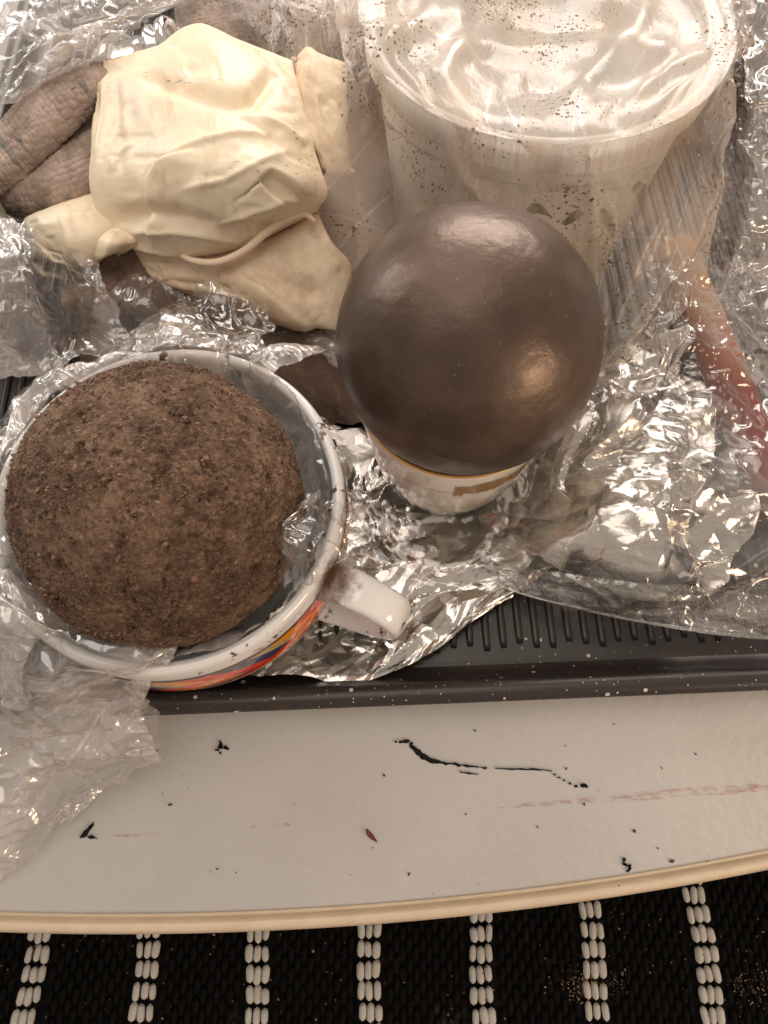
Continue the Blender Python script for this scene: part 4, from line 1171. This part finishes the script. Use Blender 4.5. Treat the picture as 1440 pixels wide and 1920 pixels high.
BAGF = folds([([(690, 120), (800, 40), (900, 0)], .005, 14, 'c'), ([(760, 170), (900, 90), (1010, 100), (1100, 40)], .005, 12, 'c'), ([(880, 210), (1000, 160), (1150, 150), (1260, 110)], -.005, 14, 'c'), ([(1050, 220), (1120, 120), (1200, 60), (1230, -20)], .006, 12, 'c'), ([(930, 30), (1060, 60), (1180, 10)], -.005, 14, 'c'), ([(1180, 190), (1260, 120), (1340, 100)], .005, 9, 'c'), ([(820, 180), (860, 110), (850, 20)], .004, 9, 'c')] + [([(1140, 690), (1170, 560), (1230, 400), (1280, 250)], .0035, 12, 'r'), ([(1130, 690), (1120, 560), (1110, 400), (1105, 250)], .003, 10, 'r'), ([(1140, 690), (1200, 600), (1300, 450), (1360, 300)], .0035, 11, 'r'),
                ([(1125, 690), (1050, 570), (940, 430), (860, 300), (760, 180)], .0030, 10, 'r'), ([(1130, 660), (1150, 500), (1200, 330), (1215, 240)], -.003, 14, 'r'), ([(660, 60), (660, 140), (690, 160), (720, 80), (760, 50)], .004, 10, 'r'),
                ([(700, 40), (800, 60), (900, 30)], .003, 12, 'r'), ([(1060, 60), (1200, 90), (1350, 90)], .003, 10, 'r'), ([(740, 300), (800, 420), (860, 560)], .0025, 12, 'r'), ([(670, 250), (680, 400), (660, 560)], .002, 10, 'r')])
TZ = BKZ + 0.0045
o = sheet('plastic_bag', [
    [(590, -170, .100), (700, -190, TZ), (840, -215, TZ), (1000, -225, TZ), (1190, -215, TZ), (1340, -180, TZ), (1450, -160, .115)],
    [(630, -30, .120), (690, -30, TZ), (820, -60, TZ - .012), (1000, -60, TZ - .020), (1200, -60, TZ - .012), (1365, -40, TZ), (1420, -30, .125)],
    [(635, 90, .125), (690, 70, TZ), (820, 90, TZ - .006), (1000, 110, TZ - .012), (1200, 90, TZ - .004), (1350, 60, TZ), (1405, 70, .125)],
    [(640, 165, .118), (712, 140, TZ), (850, 212, TZ), (1000, 240, TZ + .001), (1160, 228, TZ), (1290, 162, TZ), (1385, 130, .120)],
    [(628, 250, .098), (735, 225, .118), ob_(860, 290, .006), ob_(1000, 310, .006), ob_(1150, 300, .006), ob_(1275, 240, .006), (1372, 215, .105)],
    [(610, 360, .068), (735, 340, .080), ob_(860, 400, .007), ob_(1000, 420, .006), ob_(1150, 410, .006), (1260, 350, .092), (1362, 320, .085)],
    [(598, 460, .046), (720, 460, .050), (850, 500, .050), (1000, 520, .055), (1130, 520, .058), (1235, 470, .070), (1352, 430, .066)],
    [(590, 560, .034), (700, 570, .030), (840, 600, .028), (1000, 620, .032), (1110, 620, .042), (1200, 580, .055), (1320, 545, .052)],
    [(590, 640, .026), (710, 680, .018), (840, 720, .012), (1000, 720, .018), (1095, 700, .030), (1145, 695, .038), (1230, 640, .044)]],
    0.0011, [(.060, .020, 80, .0030), (.025, .009, 95, .0016), (.010, .006, 40, .0006)], MAT['bag'], None, 6, rag=0.003,
    warp=lambda P, PX, N: smooth_grid(bucket_push(smooth_grid(bucket_push(smooth_grid(BAGF(P, PX, N), 3)), 8)), 4))
tag(o, "dusty clear plastic bag pulled over the white bucket, gathered at its lower right", "plastic bag")

# ------------------------------------------------------------------ cling film pieces
o = sheet('cling_film', [
    [(-120, -120, .080), (40, -120, .095), (200, -110, .100), (400, -80, .090)],
    [(-100, 40, .078), (60, 30, .098), (190, 20, .100), (345, -5, .090)],
    [(-90, 150, .068), (40, 120, .090), (140, 100, .094), (255, 62, .086)],
    [(-70, 240, .060), (12, 195, .076), (105, 150, .082), (214, 96, .078)]], 0.0009,
    [(.04, .012, -25, .0040), (.016, .007, -35, .0022), (.007, .004, 15, .0006)], MAT['film_milky'], None, 14, rag=0.004)
tag(o, "heavily crinkled clear film heaped in the top left corner above the knitted glove", "cling film")
o = sheet('cling_film', [
    [(300, -110, .085), (420, -120, .090), (560, -120, .100), (700, -110, .085)],
    [(320, -10, .080), (430, -20, .086), (560, -10, .096), (690, 0, .085)],
    [(350, 60, .070), (450, 50, .080), (570, 60, .090), (670, 80, .078)],
    [(400, 160, .058), (470, 140, .068), (570, 150, .080), (650, 190, .064)]], 0.0011,
    [(.05, .02, 70, .0030), (.02, .01, 80, .0014)], MAT['bag'], None, 15, rag=0.003)
tag(o, "hazy clear film over the grimy knitted glove behind the cream glove", "cling film")
o = sheet('cling_film', [
    [(200, 545, .042), (260, 515, .046), (320, 530, .044), (350, 570, .036)],
    [(180, 580, .036), (260, 570, .044), (330, 580, .040), (380, 600, .032)],
    [(170, 620, .026), (260, 615, .034), (330, 610, .034), (390, 610, .032)],
    [(170, 660, .020), (260, 650, .026), (330, 640, .028), (380, 630, .030)]], 0.0010,
    [(.05, .02, 10, .0020), (.02, .012, 60, .0010)], MAT['film_fine'], None, 18, rag=0.003)
tag(o, "small scrap of clear film over the brown cloth between cream glove and mug", "cling film")
o = sheet('cling_film', [
    [(-110, 395, .090), (-20, 400, .098), (60, 425, .094), (130, 470, .066), (190, 500, .056)],
    [(-110, 470, .088), (-20, 480, .098), (70, 500, .092), (150, 530, .060), (210, 545, .052)],
    [(-110, 560, .080), (-20, 565, .088), (80, 580, .078), (160, 590, .052), (230, 600, .044)],
    [(-110, 640, .066), (-20, 645, .072), (80, 640, .064), (160, 635, .048), (240, 635, .042)],
    [(-110, 720, .050), (-20, 715, .056), (70, 700, .056), (150, 680, .054), (230, 665, .050)]], 0.0010,
    [(.07, .024, 62, .0030), (.030, .012, 85, .0014)], MAT['film_white'], None, 53, rag=0.003)
tag(o, "clear film stretched over the grey metal tin at the left edge", "cling film")
o = sheet('cling_film', [
    [(1360, -60, .100), (1400, -60, .105), (1480, -60, .10), (1560, -60, .08)],
    [(1365, 120, .095), (1405, 130, .105), (1470, 130, .10), (1560, 120, .08)],
    [(1355, 260, .075), (1400, 270, .088), (1460, 280, .085), (1560, 280, .06)],
    [(1340, 420, .052), (1390, 430, .066), (1440, 440, .062), (1540, 440, .04)],
    [(1330, 545, .035), (1350, 560, .045), (1400, 520, .045), (1520, 560, .03)]], 0.0011,
    [(.06, .014, 85, .0045), (.02, .008, 95, .0022), (.01, .005, 60, .0008)], MAT['film_drape'], None, 19, rag=0.004)
tag(o, "clear film hanging in long folds at the right edge beside the bagged bucket", "cling film")
o = sheet('cling_film', [
    [(1215, 500, .066), (1290, 480, .070), (1380, 480, .050), (1540, 500, .03)],
    [(1225, 640, .062), (1300, 620, .070), (1400, 620, .056), (1540, 640, .03)],
    [(1250, 720, .058), (1340, 730, .064), (1440, 740, .054), (1540, 760, .03)],
    [(1230, 830, .054), (1320, 850, .058), (1430, 870, .056), (1540, 890, .04)],
    [(1270, 930, .050), (1340, 950, .050), (1420, 960, .050), (1540, 980, .04)]], 0.0009,
    [(.05, .014, 50, .0034), (.020, .008, 70, .0018), (.008, .004, 20, .0006)], MAT['film'], None, 23, rag=0.003)
tag(o, "crinkled clear film lying over the red handle at the right edge", "cling film")
fr = empty('cling_film', at(1200, 1000, .01))
tag(fr, "wide clear film over the crumpled foil, its long edge sweeping above the tray ribs", "cling film")
reparent(sheet('sheet', [
    [(1010, 700, 0.030), (1130, 690, 0.053), (1240, 680, 0.059), (1330, 720, 0.057), (1380, 760, 0.051)],
    [(1000, 820, 0.028), (1110, 810, 0.055), (1210, 790, 0.063), (1310, 830, 0.063), (1400, 860, 0.055)],
    [(960, 900, 0.028), (1080, 890, 0.057), (1200, 900, 0.067), (1330, 940, 0.063), (1490, 960, 0.051)],
    [(900, 970, 0.024), (1060, 980, 0.055), (1210, 990, 0.065), (1340, 1020, 0.059), (1490, 1040, 0.047)],
    [(920, 1040, 0.020), (1070, 1050, 0.047), (1220, 1070, 0.051), (1350, 1090, 0.047), (1490, 1110, 0.041)],
    [(945, 1100, 0.014), (1080, 1135, 0.018), (1220, 1165, 0.020), (1350, 1185, 0.022), (1490, 1198, 0.024)]], 0.0009,
    [(.06, .022, -25, .0050), (.026, .011, -15, .0020), (.010, .006, 30, .0005)], MAT['film_fine'], None, 25, rag=0.002), fr)
reparent(link('edge_fold', tube_mesh('edge_fold', [at(x, y, z_) for x, y, z_ in [(905, 1068, .016), (945, 1100, .0145), (1010, 1122, .0165), (1080, 1138, .0185), (1150, 1155, .0195), (1220, 1168, .0205), (1350, 1188, .0225), (1490, 1200, .024)]], [.0003, .0006, .0008, .0009, .0008, .0009, .0008, .0007], 8, True, 8, 0.6), MAT['film_drape']), fr)
reparent(sheet('front_band', [
    [(930, 1060, .022), (1070, 1075, .034), (1220, 1090, .038), (1350, 1105, .036), (1490, 1125, .032)],
    [(935, 1080, .020), (1075, 1105, .028), (1220, 1130, .030), (1350, 1148, .030), (1490, 1165, .029)],
    [(945, 1101, .0148), (1080, 1137, .019), (1220, 1167, .021), (1350, 1187, .023), (1490, 1199, .0245)]], 0.0008,
    [(.05, .008, 6, .0022), (.02, .005, 12, .0014), (.007, .003, 0, .0006)], MAT['film'], None, 26, rag=0.001), fr)
reparent(sheet('inner_flap', [
    [(655, 900, .018), (740, 950, .016), (850, 960, .016), (960, 930, .022)],
    [(650, 960, .018), (740, 990, .018), (850, 1010, .018), (950, 1000, .022)],
    [(640, 1010, .017), (720, 1030, .018), (830, 1070, .018), (930, 1060, .020)],
    [(640, 1040, .015), (700, 1060, .016), (850, 1100, .015), (945, 1095, .016)]], 0.0010,
    [(.05, .02, 20, .0022), (.02, .01, 40, .0010)], MAT['film_fine'], None, 27, rag=0.003), fr)

# film lining the mug
fm_ = empty('cling_film', (RC[0] - 0.03, RC[1], 0.004))
tag(fm_, "crinkled clear film lining the wide mug and spilling over its left side onto the table", "cling film")
reparent(sheet('front_drape', [
    [(-110, 980, .080), (-20, 1050, .086), (70, 1120, .086), (180, 1180, .084), (330, 1218, .078)],
    [(-110, 1070, .084), (-20, 1120, .092), (80, 1175, .092), (190, 1210, .088), (335, 1240, .080)],
    [(-110, 1180, .066), (-20, 1210, .074), (80, 1240, .078), (190, 1258, .078), (305, 1262, .076)],
    [(-110, 1290, .044), (-20, 1310, .050), (80, 1320, .054), (180, 1322, .054), (276, 1325, .050)],
    [(-110, 1400, .030), (-20, 1410, .034), (80, 1415, .036), (180, 1410, .036), (294, 1395, .030)],
    [(-110, 1520, .018), (-20, 1515, .022), (70, 1495, .024), (172, 1462, .020), (266, 1436, .014)],
    [(-110, 1620, .010), (-20, 1595, .012), (60, 1560, .014), (138, 1508, .011), (200, 1474, .006)],
    [(-110, 1700, .003), (-20, 1655, .003), (50, 1612, .004), (100, 1565, .004), (140, 1525, .004)]], 0.0009,
    [(.09, .020, 122, .0055), (.040, .012, 142, .0028), (.014, .008, 100, .0006)], MAT['film_drape'], None, 33, rag=0.003, minz=0.0004), fm_)
reparent(sheet('under_fold', [
    [(-110, 1240, .058), (-20, 1250, .062), (80, 1270, .064), (170, 1285, .062), (262, 1290, .058)],
    [(-110, 1350, .032), (-20, 1360, .036), (70, 1370, .040), (170, 1365, .040), (275, 1350, .036)],
    [(-110, 1460, .020), (-20, 1465, .022), (70, 1465, .024), (150, 1450, .024), (270, 1430, .020)],
    [(-110, 1590, .008), (-20, 1580, .008), (60, 1555, .008), (130, 1520, .008), (245, 1470, .008)]], 0.0010,
    [(.08, .020, 140, .0060), (.035, .012, 115, .0028), (.014, .007, 160, .0006)], MAT['film'], None, 51, rag=0.004, minz=0.0004), fm_)
# collar in the mug's own frame
def collar(name, th0, th1, rows, seed, layers, mat, res=0.0009):
    n = 26; Rt3 = np.array(Rt)
    ctrl = []
    for (rf, zf) in rows:
        row = []
        for k in range(n):
            a = R(th0 + (th1 - th0) * k / (n - 1)); q = k / (n - 1)
            r_ = rf(q) if callable(rf) else rf; z_ = zf(q) if callable(zf) else zf
            p = np.array(base) + Rt3 @ np.array([r_ * math.cos(a), r_ * math.sin(a), z_])
            row.append((0, 0, 0, p))
        ctrl.append(row)
    return reparent(sheet(name, ctrl, res, layers, mat, None, seed, rag=0.0025), fm_)
w1 = lambda a, b, f, p: (lambda q: a + b * math.sin(f * q * 6.28 + p))
collar('collar', 52, 236, [(.0540, .046), (w1(.0570, .001, 4, 0), .062), (w1(.0605, .001, 5, 0), .0755), (.0650, .0785), (w1(.072, .002, 4.3, 1), w1(.072, .004, 5.1, 0)), (w1(.084, .005, 4.1, 2), w1(.056, .008, 3.7, 1)), (w1(.098, .008, 3.7, 0), w1(.034, .009, 4.2, 2)), (w1(.122, .007, 4.7, 0), w1(.014, .004, 3.2, 2))], 35,
       [(.05, .012, 88, .0040), (.020, .008, 70, .0024), (.008, .005, 100, .0010)], MAT['film_white'])
collar('inner_strip', 66, -22, [(.0530, .046), (.0550, .058), (w1(.0572, .001, 3, 0), .0690), (lambda q: .0595 + .0045 * max(0, 1 - q * 2.2), lambda q: .0745 + .003 * max(0, 1 - q * 2.2))], 37,
       [(.05, .010, 5, .0014), (.018, .006, 15, .0008)], MAT['film_white'])
collar('front_liner', -18, -104, [(.0525, .044), (.0550, .058), (w1(.0580, .001, 3, 0), .0685), (w1(.0605, .0006, 4, 0), w1(.0738, .0008, 3, 1))], 39,
       [(.05, .010, 5, .0010), (.018, .006, 15, .0006)], MAT['film_milky'])
reparent(sheet('lobe', [
    [(570, 930, .090), (610, 935, .093), (645, 950, .091), (665, 985, .086)],
    [(515, 962, .090), (555, 962, .104), (610, 985, .102), (655, 1010, .089)],
    [(484, 990, .090), (535, 1000, .106), (590, 1020, .104), (640, 1045, .088)],
    [(486, 1025, .087), (530, 1045, .102), (575, 1062, .098), (612, 1078, .086)],
    [(510, 1075, .083), (535, 1095, .092), (565, 1100, .090), (592, 1095, .085)]], 0.0007,
    [(.03, .010, 60, .0034), (.012, .006, 40, .0020), (.006, .004, 90, .0007)], MAT['film'], None, 41, rag=0.002), fm_)
reparent(sheet('back_tuft', [
    [(330, 560, .058), (380, 538, .068), (440, 555, .068), (502, 560, .060)],
    [(300, 600, .062), (370, 590, .074), (440, 600, .074), (508, 610, .064)],
    [(250, 640, .066), (350, 628, .080), (430, 635, .082), (500, 640, .076)],
    [(230, 670, .070), (340, 650, .086), (430, 655, .088), (500, 670, .082)]], 0.0008,
    [(.03, .010, 30, .0034), (.014, .006, 60, .0018), (.006, .004, 0, .0007)], MAT['film'], None, 43, rag=0.003), fm_)
